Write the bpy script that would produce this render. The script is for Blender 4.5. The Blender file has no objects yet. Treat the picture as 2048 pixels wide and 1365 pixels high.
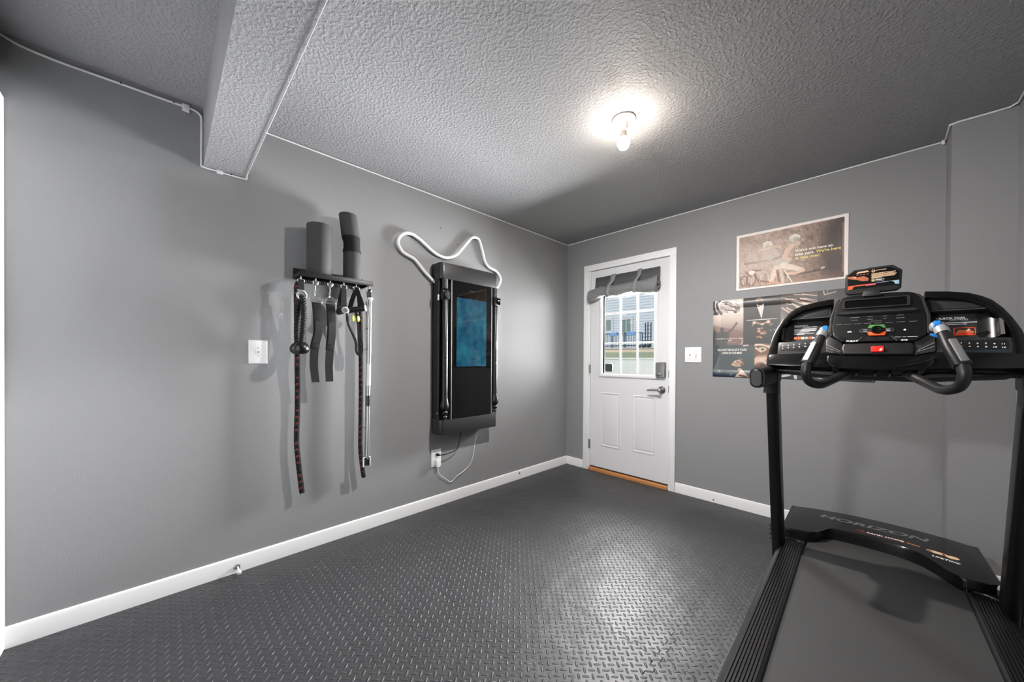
# A corner of a grey basement gym: a wall trainer, a rack of attachments, a half-glass door and a treadmill.
BULB = 13800        # strength of the lit bulb
SCREEN = 0.75
FLOOR_ROUGH = 0.45
SKY, SUN, HIGH_DAY, DAY, FLASH, EXPO = 0.9, 2.0, 880, 1120, 80, 0
import bpy, bmesh, math, random
import numpy as np
from mathutils import Vector, Matrix
R = math.radians
PI = math.pi
random.seed(5)
S = bpy.context.scene
COL = S.collection

# ---------------------------------------------------------------- colours and materials
def lin(c):
    c = c / 255.0
    return c / 12.92 if c <= 0.04045 else ((c + 0.055) / 1.055) ** 2.4
def rgb(r, g=None, b=None):
    if g is None: g = b = r
    return (lin(r), lin(g), lin(b), 1.0)

class X:
    """a shader socket with arithmetic, so that math node chains can be written as expressions"""
    def __init__(s, nt, sock): s.nt, s.s = nt, sock
    def _op(s, op, *o):
        n = s.nt.nodes.new('ShaderNodeMath'); n.operation = op
        for i, q in enumerate((s,) + o):
            if isinstance(q, X): s.nt.links.new(q.s, n.inputs[i])
            else: n.inputs[i].default_value = q
        return X(s.nt, n.outputs[0])
    def __add__(s, o): return s._op('ADD', o)
    def __sub__(s, o): return s._op('SUBTRACT', o)
    def __mul__(s, o): return s._op('MULTIPLY', o)
    def __truediv__(s, o): return s._op('DIVIDE', o)
    def f(s, op, *o): return s._op(op, *o)

def mat(name, color=(0.5, 0.5, 0.5, 1), rough=0.5, metal=0.0, spec=0.5, emit=None, estr=0.0, bump=None, coat=0.0, vary=0.0):
    m = bpy.data.materials.new(name); m.use_nodes = True
    nt = m.node_tree; b = nt.nodes['Principled BSDF']
    b.inputs['Base Color'].default_value = color
    b.inputs['Roughness'].default_value = rough
    b.inputs['Metallic'].default_value = metal
    b.inputs['Specular IOR Level'].default_value = spec
    b.inputs['Coat Weight'].default_value = coat
    if emit:
        b.inputs['Emission Color'].default_value = emit
        b.inputs['Emission Strength'].default_value = estr
    tc = nt.nodes.new('ShaderNodeTexCoord')
    if bump:
        sc, dist, detail = bump[:3]
        n = nt.nodes.new('ShaderNodeTexNoise'); n.inputs['Scale'].default_value = sc; n.inputs['Detail'].default_value = detail
        nt.links.new(tc.outputs['Object'], n.inputs['Vector'])
        h = n.outputs['Fac']
        if len(bump) > 3:
            r = nt.nodes.new('ShaderNodeMapRange'); r.interpolation_type = 'SMOOTHSTEP'
            r.inputs['From Min'].default_value = bump[3]; r.inputs['From Max'].default_value = bump[4]
            nt.links.new(h, r.inputs['Value']); h = r.outputs['Result']
        bp = nt.nodes.new('ShaderNodeBump'); bp.inputs['Distance'].default_value = dist; bp.inputs['Strength'].default_value = 1.0
        nt.links.new(h, bp.inputs['Height']); nt.links.new(bp.outputs['Normal'], b.inputs['Normal'])
    if vary:
        n = nt.nodes.new('ShaderNodeTexNoise'); n.inputs['Scale'].default_value = 7.0; n.inputs['Detail'].default_value = 4
        nt.links.new(tc.outputs['Object'], n.inputs['Vector'])
        mx = nt.nodes.new('ShaderNodeMix'); mx.data_type = 'RGBA'
        mx.inputs[6].default_value = color; mx.inputs[7].default_value = tuple(min(1, c * (1 + vary)) for c in color[:3]) + (1,)
        nt.links.new(n.outputs['Fac'], mx.inputs[0]); nt.links.new(mx.outputs[2], b.inputs['Base Color'])
    return m

M = {}
M['wall'] = mat('grey_wall_paint', rgb(138, 138, 139), 0.55, spec=0.35, bump=(150, 0.0008, 3))
M['ceil'] = mat('grey_textured_ceiling', rgb(150, 150, 151), 0.65, spec=0.3, bump=(76, 0.0017, 4, 0.42, 0.64))
M['beam'] = mat('grey_textured_beam', rgb(150, 150, 151), 0.6, spec=0.3, bump=(88, 0.0014, 4, 0.42, 0.64))
M['trim'] = mat('white_trim_paint', rgb(232), 0.35, spec=0.45)
M['door'] = mat('white_door_paint', rgb(214, 214, 216), 0.4, spec=0.45)
M['white'] = mat('white_plastic', rgb(224), 0.35)
M['whitecord'] = mat('white_rubber_cord', rgb(232), 0.5)
M['cable'] = mat('white_cable_jacket', rgb(225), 0.5)
M['greydot'] = mat('grey_screw', rgb(120), 0.4, metal=0.6)
M['black'] = mat('black_plastic', rgb(11), 0.42)
M['blackgloss'] = mat('gloss_black_plastic', rgb(9), 0.22)
M['blackpiano'] = mat('black_glass', rgb(5), 0.04, spec=0.6)
M['blacktex'] = mat('textured_black_plastic', rgb(15), 0.5, bump=(900, 0.0003, 2))
M['dkgrey'] = mat('dark_grey_plastic', rgb(40), 0.38)
M['midgrey'] = mat('grey_plastic', rgb(80), 0.35)
M['silver'] = mat('brushed_silver', rgb(190), 0.3, metal=0.9)
M['silverplastic'] = mat('silver_plastic', rgb(165), 0.33, metal=0.35)
M['chrome'] = mat('chrome', rgb(225), 0.12, metal=1.0)
M['nickel'] = mat('satin_nickel', rgb(170), 0.28, metal=0.95)
M['steelpaint'] = mat('black_painted_steel', rgb(9), 0.33)
M['metalgrey'] = mat('dark_grey_metal', rgb(48), 0.32, metal=0.45, vary=0.4)
M['foam'] = mat('charcoal_foam', rgb(60), 0.7, spec=0.25, bump=(400, 0.0004, 2))
M['web'] = mat('black_webbing', rgb(11), 0.75, spec=0.3, bump=(900, 0.0006, 2))
M['rope'] = mat('black_rope_fibre', rgb(8), 0.6, spec=0.35, bump=(500, 0.0006, 2))
M['redfleck'] = mat('red_rope_fleck', rgb(112, 34, 26), 0.6)
M['rubber'] = mat('black_rubber', rgb(11), 0.5)
M['ball'] = mat('black_rubber_ball', rgb(12), 0.3)
M['belt'] = mat('running_belt_rubber', rgb(54), 0.62, spec=0.35, bump=(700, 0.0004, 2), vary=0.12)
M['red'] = mat('red_plastic', rgb(225, 38, 25), 0.4)
M['orange'] = mat('orange_button', rgb(240, 88, 32), 0.45)
M['green'] = mat('green_button', rgb(70, 128, 62), 0.45)
M['blue'] = mat('blue_plastic', rgb(28, 122, 205), 0.4)
M['yellow'] = mat('yellow_green_plastic', rgb(200, 212, 70), 0.45)
M['print'] = mat('white_print', rgb(235), 0.5)
M['printgrey'] = mat('grey_print', rgb(98), 0.35)
M['printdim'] = mat('dim_print', rgb(150), 0.5)
M['copper'] = mat('copper_print', rgb(196, 118, 66), 0.4)
M['peach'] = mat('peach_print', rgb(236, 196, 158), 0.4)
M['redprint'] = mat('dark_red_print', rgb(120, 34, 22), 0.4)
M['brownskin'] = mat('brown_print', rgb(176, 96, 56), 0.5)
M['paleprint'] = mat('pale_print', rgb(214, 168, 140), 0.5)
M['blueprint'] = mat('pale_blue_print', rgb(150, 185, 200), 0.4)
M['pinkprint'] = mat('pink_print', rgb(205, 90, 96), 0.4)
M['yellowtext'] = mat('yellow_poster_print', rgb(236, 214, 110), 0.5)
M['creamtext'] = mat('cream_poster_print', rgb(240, 232, 222), 0.5)
M['wood'] = mat('oak_threshold', rgb(196, 132, 78), 0.45, bump=(60, 0.0006, 3), vary=-0.25)
M['darkseal'] = mat('dark_door_seal', rgb(52, 36, 26), 0.6)
M['cloth'] = mat('grey_blackout_cloth', rgb(122, 122, 124), 0.5, spec=0.4, bump=(30, 0.003, 3))
M['clothband'] = mat('grey_cloth_band', rgb(78, 78, 80), 0.6, bump=(60, 0.001, 3))
M['ties'] = mat('light_grey_cloth_tie', rgb(136), 0.6)
M['fence'] = mat('white_vinyl', rgb(205, 206, 208), 0.5)
M['siding'] = mat('pale_blue_siding', rgb(203, 210, 218), 0.6)
M['lawn'] = mat('green_bank', rgb(132, 140, 112), 0.9, bump=(8, 0.05, 4), vary=0.3)
M['tanwall'] = mat('tan_stone_wall', rgb(214, 198, 176), 0.8, vary=0.15)
M['darkrail'] = mat('dark_blue_metal', rgb(58, 74, 96), 0.5)
M['bluecloth'] = mat('blue_cloth', rgb(120, 165, 215), 0.7)
M['winglass'] = mat('far_window_glass', rgb(120, 140, 138), 0.15, spec=0.6)
M['bush'] = mat('dark_foliage', rgb(62, 66, 70), 0.9, bump=(14, 0.05, 4))
M['dusk'] = mat('dark_sensor_face', rgb(44, 56, 54), 0.3, vary=0.8)
M['porcelain'] = mat('white_porcelain', rgb(236, 232, 224), 0.3)

# emitters
def emitmat(name, col, s):
    m = bpy.data.materials.new(name); m.use_nodes = True; nt = m.node_tree; nt.nodes.clear()
    e = nt.nodes.new('ShaderNodeEmission'); o = nt.nodes.new('ShaderNodeOutputMaterial')
    e.inputs[0].default_value = col; e.inputs[1].default_value = s
    nt.links.new(e.outputs[0], o.inputs[0]); return m
M['bulb'] = emitmat('lit_bulb', (1.0, 0.965, 0.93, 1), BULB)
M['bulbneck'] = emitmat('glowing_bulb_neck', (1.0, 0.90, 0.79, 1), 320.0)
M['bulbbase'] = mat('white_bulb_collar', rgb(225, 212, 196), 0.4)

def glassmat(name, tint=(1, 1, 1, 1), refl=0.07):
    m = bpy.data.materials.new(name); m.use_nodes = True; nt = m.node_tree; nt.nodes.clear()
    t = nt.nodes.new('ShaderNodeBsdfTransparent'); g = nt.nodes.new('ShaderNodeBsdfGlossy'); x = nt.nodes.new('ShaderNodeMixShader')
    o = nt.nodes.new('ShaderNodeOutputMaterial'); t.inputs[0].default_value = tint; g.inputs['Roughness'].default_value = 0.02
    x.inputs[0].default_value = refl
    nt.links.new(t.outputs[0], x.inputs[1]); nt.links.new(g.outputs[0], x.inputs[2]); nt.links.new(x.outputs[0], o.inputs[0]); return m
M['glass'] = glassmat('window_glass', refl=0.05)

def vcolmat(name, rough, coat=0.0):
    m = mat(name, (1, 1, 1, 1), rough, coat=coat); nt = m.node_tree
    a = nt.nodes.new('ShaderNodeVertexColor'); a.layer_name = 'print'
    nt.links.new(a.outputs['Color'], nt.nodes['Principled BSDF'].inputs['Base Color']); return m
M['poster_matt'] = vcolmat('matt_poster_print', 0.5)
M['poster_gloss'] = vcolmat('gloss_poster_print', 0.36)

def screenmat():
    m = mat('lit_display', rgb(6, 14, 18), 0.04, spec=0.6); nt = m.node_tree; b = nt.nodes['Principled BSDF']
    tc = nt.nodes.new('ShaderNodeTexCoord')
    n = nt.nodes.new('ShaderNodeTexNoise'); n.inputs['Scale'].default_value = 9; n.inputs['Detail'].default_value = 3
    nt.links.new(tc.outputs['Object'], n.inputs['Vector'])
    cr = nt.nodes.new('ShaderNodeValToRGB'); cr.color_ramp.elements[0].color = rgb(18, 70, 104); cr.color_ramp.elements[1].color = rgb(40, 118, 138)
    cr.color_ramp.elements[0].position = 0.35; cr.color_ramp.elements[1].position = 0.68
    nt.links.new(n.outputs['Fac'], cr.inputs[0]); nt.links.new(cr.outputs[0], b.inputs['Emission Color'])
    b.inputs['Emission Strength'].default_value = SCREEN
    return m
M['screen'] = screenmat()

def floormat():
    m = mat('tread_plate_foam_tiles', rgb(52, 52, 54), FLOOR_ROUGH, spec=0.5); nt = m.node_tree; b = nt.nodes['Principled BSDF']
    tc = nt.nodes.new('ShaderNodeTexCoord'); sp = nt.nodes.new('ShaderNodeSeparateXYZ'); nt.links.new(tc.outputs['Object'], sp.inputs[0])
    x, y = X(nt, sp.outputs[0]), X(nt, sp.outputs[1])
    c = 0.0258; k = 1 / (math.sqrt(2) * c)
    u = (x + y) * k + 500.0; w = (y - x) * k + 500.0
    iu, iw = u.f('FLOOR'), w.f('FLOOR'); fu, fw = (u - iu) - 0.5, (w - iw) - 0.5
    par = (iu + iw).f('MODULO', 2.0)
    a = fu + (fw - fu) * par; d = fw + (fu - fw) * par
    e = (a / 0.56).f('POWER', 2.0) + (d / 0.19).f('POWER', 2.0)
    h = (e * -1.0 + 1.0).f('MAXIMUM', 0.0).f('POWER', 0.6)
    def seam(p, q, p0, per):
        wob = ((q * (2 * PI / 0.066)).f('SINE') * 2.5).f('MINIMUM', 1.0).f('MAXIMUM', -1.0) * 0.011
        t = (p - p0 + wob) / per + 50.5
        return ((t - t.f('FLOOR')) - 0.5).f('ABSOLUTE') * per
    sd = seam(x, y, 0.02, 0.59).f('MINIMUM', seam(y, x, -0.005, 0.595))
    line = (sd / 0.0022).f('MINIMUM', 1.0)
    mx = nt.nodes.new('ShaderNodeMix'); mx.data_type = 'RGBA'
    mx.inputs[6].default_value = rgb(18); mx.inputs[7].default_value = rgb(55, 55, 57); nt.links.new(line.s, mx.inputs[0])
    nt.links.new(mx.outputs[2], b.inputs['Base Color'])
    n = nt.nodes.new('ShaderNodeTexNoise'); n.inputs['Scale'].default_value = 6; n.inputs['Detail'].default_value = 3; nt.links.new(tc.outputs['Object'], n.inputs['Vector'])
    hh = h * 0.0042 + line * 0.0015 + X(nt, n.outputs['Fac']) * 0.010
    bp = nt.nodes.new('ShaderNodeBump'); bp.inputs['Distance'].default_value = 1.0; bp.inputs['Strength'].default_value = 1.0
    nt.links.new(hh.s, bp.inputs['Height']); nt.links.new(bp.outputs['Normal'], b.inputs['Normal'])
    return m
M['floor'] = floormat()

# ---------------------------------------------------------------- mesh builder
class MB:
    def __init__(s): s.v = []; s.f = []; s.m = []
    def add(s, vs, fs, mi=0):
        o = len(s.v); s.v += [Vector(q) for q in vs]
        for q in fs: s.f.append([i + o for i in q]); s.m.append(mi)
        return s
    def box(s, x0, x1, y0, y1, z0, z1, mi=0, T=None):
        vs = [Vector((x, y, z)) for z in (z0, z1) for y in (y0, y1) for x in (x0, x1)]
        if T: vs = [T(*q) for q in vs]
        return s.add(vs, [(0, 2, 3, 1), (4, 5, 7, 6), (0, 1, 5, 4), (2, 6, 7, 3), (0, 4, 6, 2), (1, 3, 7, 5)], mi)
    def prism(s, pts, w0, w1, T=None, mi=0, top=None):
        """pts: 2-d outline, extruded from w0 to w1; T maps (a, b, w) to the world; top: other outline at w1"""
        T = T or (lambda a, b, w: Vector((a, b, w))); n = len(pts); top = top or pts
        vs = [T(a, b, w0) for a, b in pts] + [T(a, b, w1) for a, b in top]
        fs = [tuple(range(n))[::-1], tuple(range(n, 2 * n))] + [(i, (i + 1) % n, (i + 1) % n + n, i + n) for i in range(n)]
        return s.add(vs, fs, mi)
    def strip(s, outer, inner, w0, w1, T, mi=0):
        n = len(outer)
        vs = [T(a, b, w) for w in (w0, w1) for L_ in (outer, inner) for a, b in L_]
        fs = []
        for i in range(n - 1):
            a, b, c, d = i, i + 1, n + i, n + i + 1
            fs += [(a, c, d, b), (a + 2 * n, b + 2 * n, d + 2 * n, c + 2 * n), (a, b, b + 2 * n, a + 2 * n), (c, c + 2 * n, d + 2 * n, d)]
        fs += [(0, 2 * n, 3 * n, n), (n - 1, 2 * n - 1, 4 * n - 1, 3 * n - 1)]
        return s.add(vs, fs, mi)
    def sweep(s, path, sec, up=(0, 0, 1), caps=True, mi=0, closed=False, mats=None):
        """sec(i, t) -> list of 2-d points, or a fixed list"""
        P = [Vector(p) for p in path]; n = len(P); up = Vector(up); rings = []
        prev = None
        for i in range(n):
            if closed: t = P[(i + 1) % n] - P[i - 1]
            else: t = P[min(i + 1, n - 1)] - P[max(i - 1, 0)]
            t.normalize()
            if prev is None:
                a = t.cross(up)
                if a.length < 1e-3: a = t.cross(Vector((0, 1, 0)))
            else:
                a = prev - t * prev.dot(t)
            a.normalize(); b = a.cross(t); prev = a
            q = sec(i, i / (n - 1)) if callable(sec) else sec
            rings.append([P[i] + a * x + b * y for x, y in q])
        k = len(rings[0]); vs = [p for r in rings for p in r]; fs = []; o = len(s.v)
        s.v += vs
        rng = range(n) if closed else range(n - 1)
        for i in rng:
            j = (i + 1) % n
            for q in range(k):
                s.f.append([o + i * k + q, o + i * k + (q + 1) % k, o + j * k + (q + 1) % k, o + j * k + q]); s.m.append(mats(i, q) if mats else mi)
        if caps and not closed:
            s.f.append([o + q for q in range(k)][::-1]); s.m.append(mi)
            s.f.append([o + (n - 1) * k + q for q in range(k)]); s.m.append(mi)
        return s
    def tube(s, path, r, n=10, caps=True, mi=0, closed=False, up=(0, 0, 1)):
        rr = r if callable(r) else (lambda i, t: r[i]) if isinstance(r, (list, tuple)) else (lambda i, t: r)
        return s.sweep(path, lambda i, t: [(rr(i, t) * math.cos(2 * PI * q / n), rr(i, t) * math.sin(2 * PI * q / n)) for q in range(n)], up, caps, mi, closed)
    def lathe(s, prof, c=(0, 0, 0), ax=(0, 0, 1), n=24, mi=0):
        """prof: (radius, height along ax)"""
        ax = Vector(ax).normalized(); a = ax.orthogonal().normalized(); b = ax.cross(a); c = Vector(c)
        vs = []; fs = []
        for r, h in prof:
            for q in range(n): vs.append(c + ax * h + (a * math.cos(2 * PI * q / n) + b * math.sin(2 * PI * q / n)) * max(r, 1e-5))
        for i in range(len(prof) - 1):
            for q in range(n): fs.append((i * n + q, i * n + (q + 1) % n, (i + 1) * n + (q + 1) % n, (i + 1) * n + q))
        fs += [tuple(range(n))[::-1], tuple(range((len(prof) - 1) * n, len(prof) * n))]
        return s.add(vs, fs, mi)
    def ball(s, c, r, n=16, sc=(1, 1, 1), mi=0):
        o = len(s.v); k = n // 2
        s.lathe([(r * math.sin(PI * i / k), -r * math.cos(PI * i / k)) for i in range(k + 1)], (0, 0, 0), (0, 0, 1), n, mi)
        for i in range(o, len(s.v)): s.v[i] = Vector((s.v[i].x * sc[0], s.v[i].y * sc[1], s.v[i].z * sc[2])) + Vector(c)
        return s

ORG = {}
def link(o, parent=None):
    COL.objects.link(o)
    if parent is not None: o.parent = parent
def obj(name, mb, m, parent=None, bevel=0, seg=2, smooth=True, ang=35, label=None):
    root = ORG.get(parent.name) if parent is not None else Vector((0, 0, 0))
    me = bpy.data.meshes.new(name)
    me.from_pydata([v - root for v in mb.v], [], mb.f)
    ms = m if isinstance(m, (list, tuple)) else [m]
    for q in ms: me.materials.append(M[q])
    me.polygons.foreach_set('material_index', mb.m)
    bm = bmesh.new(); bm.from_mesh(me)
    bmesh.ops.recalc_face_normals(bm, faces=bm.faces)
    if bevel:
        ed = [e for e in bm.edges if len(e.link_faces) == 2 and e.calc_face_angle(0) > R(32)]
        bmesh.ops.bevel(bm, geom=ed, offset=bevel, segments=seg, affect='EDGES', clamp_overlap=True, profile=0.6)
    bm.to_mesh(me); bm.free()
    if smooth:
        me.polygons.foreach_set('use_smooth', [True] * len(me.polygons)); me.set_sharp_from_angle(angle=R(ang))
    o = bpy.data.objects.new(name, me); link(o, parent); ORG[o.name] = root
    if label: o['label'] = label
    return o
def empty(name, loc, label, cat, group=None):
    o = bpy.data.objects.new(name, None); link(o); o.location = loc; o.empty_display_size = 0.1
    ORG[o.name] = Vector(loc); return tag(o, label, cat, group)
def tag(o, label, cat, group=None):
    o['label'] = label; o['category'] = cat
    if group: o['group'] = group
    return o
def struct(name, mb, m, label=None, **k):
    o = obj(name, mb, m, **k); o['kind'] = 'structure'
    if label: o['label'] = label
    return o
def text_mb(mb, s, size, T, align='LEFT', xs=1.0, shear=0.0, bold=0.0, depth=0.0006, mi=0, space=1.0, fit=None):
    """adds lettering to mb: T maps (a, b, w) to the world; size is the height of a capital"""
    cu = bpy.data.curves.new('t', 'FONT'); cu.body = s; cu.size = size / 0.70; cu.align_x = align; cu.shear = shear; cu.offset = bold * size; cu.extrude = 0.0
    cu.space_character = space; cu.resolution_u = 3
    o = bpy.data.objects.new('t', cu); COL.objects.link(o)
    dg = bpy.context.evaluated_depsgraph_get(); me = bpy.data.meshes.new_from_object(o.evaluated_get(dg))
    if fit:
        xx = [v.co.x for v in me.vertices]; xs = fit / (max(xx) - min(xx))
    vs = [T(v.co.x * xs, v.co.y, depth) for v in me.vertices]; fs = [tuple(p.vertices) for p in me.polygons]
    bpy.data.objects.remove(o); bpy.data.curves.remove(cu); bpy.data.meshes.remove(me)
    return mb.add(vs, fs, mi)
def spline(pts, n=8, closed=False):
    P = [Vector(p) for p in pts]; out = []; k = len(P)
    for i in range(k if closed else k - 1):
        g = (lambda j: P[j % k]) if closed else (lambda j: P[min(max(j, 0), k - 1)])
        p0, p1, p2, p3 = g(i - 1), g(i), g(i + 1), g(i + 2)
        for q in range(n):
            t = q / n
            out.append(0.5 * ((2 * p1) + (p2 - p0) * t + (2 * p0 - 5 * p1 + 4 * p2 - p3) * t * t + (3 * p1 - p0 - 3 * p2 + p3) * t ** 3))
    if not closed: out.append(P[-1])
    return out
def rrect(w, h, r, n=4):
    out = []
    for cx, cy, a0 in ((w / 2 - r, h / 2 - r, 0), (-w / 2 + r, h / 2 - r, 90), (-w / 2 + r, -h / 2 + r, 180), (w / 2 - r, -h / 2 + r, 270)):
        for q in range(n + 1):
            a = R(a0 + 90 * q / n); out.append((cx + r * math.cos(a), cy + r * math.sin(a)))
    return out
def moved(pts, dx, dy): return [(a + dx, b + dy) for a, b in pts]
# ---------------------------------------------------------------- the room
H = 2.3795
W_R = 2.83
PX, PY = 2.625, -0.205          # the boxed-out pillar in the far right corner
BACK = -3.603
DX0, DX1, DZ = 0.285, 1.106, 2.045     # door opening
def walls():
    b = MB().box(-0.12, W_R + 0.12, BACK - 0.12, 0.12, -0.08, 0); struct('floor', b, 'floor', 'black diamond-plate foam tiles with interlocking seams', smooth=False)
    b = MB().box(-0.12, W_R + 0.12, BACK - 0.12, 0.12, H, H + 0.1); struct('ceiling', b, 'ceil', 'grey knockdown-textured ceiling', smooth=False)
    struct('wall_left', MB().box(-0.12, 0, BACK, 0, 0, H), 'wall', smooth=False)
    b = MB().box(-0.12, DX0, 0, 0.12, 0, H).box(DX1, W_R + 0.12, 0, 0.12, 0, H).box(DX0, DX1, 0, 0.12, DZ, H)
    struct('wall_far', b, 'wall', smooth=False)
    struct('wall_right', MB().box(W_R, W_R + 0.12, BACK, 0, 0, H), 'wall', smooth=False)
    struct('wall_back', MB().box(-0.12, W_R + 0.12, BACK - 0.12, BACK, 0, H), 'wall', smooth=False)
    struct('wall_pillar', MB().box(PX, W_R, PY, 0, 0, H), 'wall', 'boxed-out grey wall section in the corner', smooth=False)
    struct('ceiling_beam', MB().box(0, W_R, -3.004, -2.835, 2.09, H), 'beam', 'grey textured ceiling beam crossing the room', smooth=False)
walls()

def base_prof(): return [(0, 0), (0.013, 0), (0.013, 0.066), (0.010, 0.078), (0.004, 0.0825), (0, 0.0825)]
def baseboard(name, p0, p1, nrm, label=None):
    """straight board on the floor from p0 to p1 (x, y), profile standing off along nrm"""
    b = MB(); p0, p1, nrm = Vector(p0), Vector(p1), Vector(nrm); pr = base_prof()
    vs = [Vector((*(p + nrm * d), z)) for p in (p0, p1) for d, z in pr]; n = len(pr)
    b.add(vs, [tuple(range(n)), tuple(range(n, 2 * n))[::-1]] + [(i, (i + 1) % n, (i + 1) % n + n, i + n) for i in range(n)])
    struct(name, b, 'trim', label, ang=20)
baseboard('baseboard_left', (0, BACK + 0.018), (0, 0), (1, 0))
baseboard('baseboard_far', (0.013, 0), (0.224, 0), (0, -1), 'short white baseboard between the corner and the door')
baseboard('baseboard_far_right', (1.162, 0), (PX, 0), (0, -1))
baseboard('baseboard_pillar', (PX, PY), (W_R, PY), (0, -1))
baseboard('baseboard_pillar_side', (PX, 0), (PX, PY), (-1, 0))
baseboard('baseboard_right', (W_R, BACK), (W_R, PY), (-1, 0))

# ---------------------------------------------------------------- the door
def nested(b, rects, close=True, mi=0):
    """rects: (x0, x1, z0, z1, y) bridged ring by ring, last one closed"""
    vs = []; fs = []
    for x0, x1, z0, z1, y in rects: vs += [(x0, y, z0), (x1, y, z0), (x1, y, z1), (x0, y, z1)]
    for i in range(len(rects) - 1):
        for q in range(4): fs.append((i * 4 + q, i * 4 + (q + 1) % 4, i * 4 + 4 + (q + 1) % 4, i * 4 + 4 + q))
    if close: n = len(rects) * 4; fs.append((n - 4, n - 3, n - 2, n - 1))
    b.add(vs, fs, mi)
def grow(r, d, y): return (r[0] - d, r[1] + d, r[2] - d, r[3] + d, y)
def door():
    x0, x1, z0, z1 = 0.298, 1.094, 0.045, 2.035
    gx0, gx1, gz0, gz1 = 0.440, 0.962, 0.998, 1.885
    f, bk = 0.006, 0.047
    b = MB()
    for q in ((x0, gx0, z0, z1), (gx1, x1, z0, z1), (gx0, gx1, z0, gz0), (gx0, gx1, gz1, z1)): b.box(q[0], q[1], f, bk, q[2], q[3])
    d = struct('door_1', b, 'door', 'white half-glass exterior door with two raised panels', smooth=False); ORG[d.name] = Vector((0, 0, 0))
    for q in ((0.419, 0.638, 0.262, 0.806), (0.764, 0.981, 0.271, 0.804)):
        pb = MB(); r = (*q, 0)
        nested(pb, [grow(r, 0, f + 0.001), grow(r, -0.004, f - 0.004), grow(r, -0.012, f - 0.005), grow(r, -0.022, f + 0.0005), grow(r, -0.032, f - 0.003), grow(r, -0.040, f - 0.004)])
        obj('raised_panel', pb, 'door', d, ang=12)
    fb = MB(); r = (gx0, gx1, gz0, gz1, 0)
    nested(fb, [grow(r, 0.038, f + 0.001), grow(r, 0.038, f - 0.008), grow(r, 0.028, f - 0.014), grow(r, 0.012, f - 0.012), grow(r, 0.0, f - 0.002), grow(r, 0.0, 0.047)], close=False)
    fr = obj('window_frame', fb, 'white', d, ang=15)
    for i in (1, 2):
        xx = gx0 + (gx1 - gx0) * i / 3; obj('muntin', MB().box(xx - 0.009, xx + 0.009, 0.030, 0.036, gz0, gz1), 'white', fr, bevel=0.003)
        zz = gz0 + (gz1 - gz0) * i / 3; obj('muntin', MB().box(gx0, gx1, 0.0305, 0.0355, zz - 0.008, zz + 0.008), 'white', fr, bevel=0.003)
    obj('glass_pane', MB().box(gx0, gx1, 0.040, 0.044, gz0, gz1), 'glass', d, smooth=False)
    for z in (1.79, 1.035, 0.268):
        hb = MB().lathe([(0.007, -0.045), (0.007, 0.045)], (0.2915, -0.004, z), n=12); hb.box(0.292, 0.300, 0.002, 0.0065, z - 0.045, z + 0.045)
        obj('hinge', hb, 'nickel', d)
    for z in (1.012, 0.878): obj('strike_plate', MB().box(1.094, 1.0985, -0.001, 0.012, z - 0.03, z + 0.03), 'metalgrey', d)
    # lever set
    c = Vector((1.036, f, 0.868))
    hb = MB().lathe([(0.032, 0), (0.033, 0.006), (0.029, 0.011), (0.017, 0.018), (0.012, 0.024), (0.012, 0.052), (0.0135, 0.054), (0.0135, 0.066), (0.008, 0.069)], c, (0, -1, 0), 28)
    rose = obj('lever_rose', hb, 'nickel', d)
    lv = MB().sweep(spline([c + Vector((0.006, -0.06, 0)), c + Vector((-0.03, -0.061, 0.001)), c + Vector((-0.075, -0.062, -0.001)), c + Vector((-0.108, -0.058, -0.006))], 5), lambda i, t: [(p * (1 - 0.25 * t), q * (1.0 - 0.2 * t)) for p, q in rrect(0.013, 0.020, 0.005, 2)])
    obj('lever', lv, 'nickel', rose)
    # keypad deadbolt
    kb = MB().prism(rrect(0.084, 0.136, 0.006, 3), 0, 0.034, lambda a, q, w: Vector((1.031 + a, f - w, 1.046 + q)), top=rrect(0.078, 0.130, 0.006, 3))
    k = obj('deadbolt_cover', kb, mat_lock, d, bevel=0.002)
    tb = MB().box(1.010, 1.050, f - 0.052, f - 0.036, 1.005, 1.017); tb.lathe([(0.012, 0), (0.012, 0.012)], (1.012, f - 0.034, 1.011), (0, -1, 0), 16)
    obj('thumb_turn', tb, 'nickel', k, bevel=0.002)
    # stop, sensor on the glass
    sb = MB().prism(rrect(0.080, 0.078, 0.014, 4), 0, 0.006, lambda a, q, w: Vector((0.492 + a, 0.0395 - w, 1.052 + q)))
    tag(obj('window_sensor', sb, 'dusk', bevel=0.001), 'small dark rounded square sensor stuck on the lower left pane of the door', 'sensor')
mat_lock = 'lockgrey'
M['lockgrey'] = mat('satin_lock_cover', rgb(128), 0.4, metal=0.5)
door()
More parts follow.
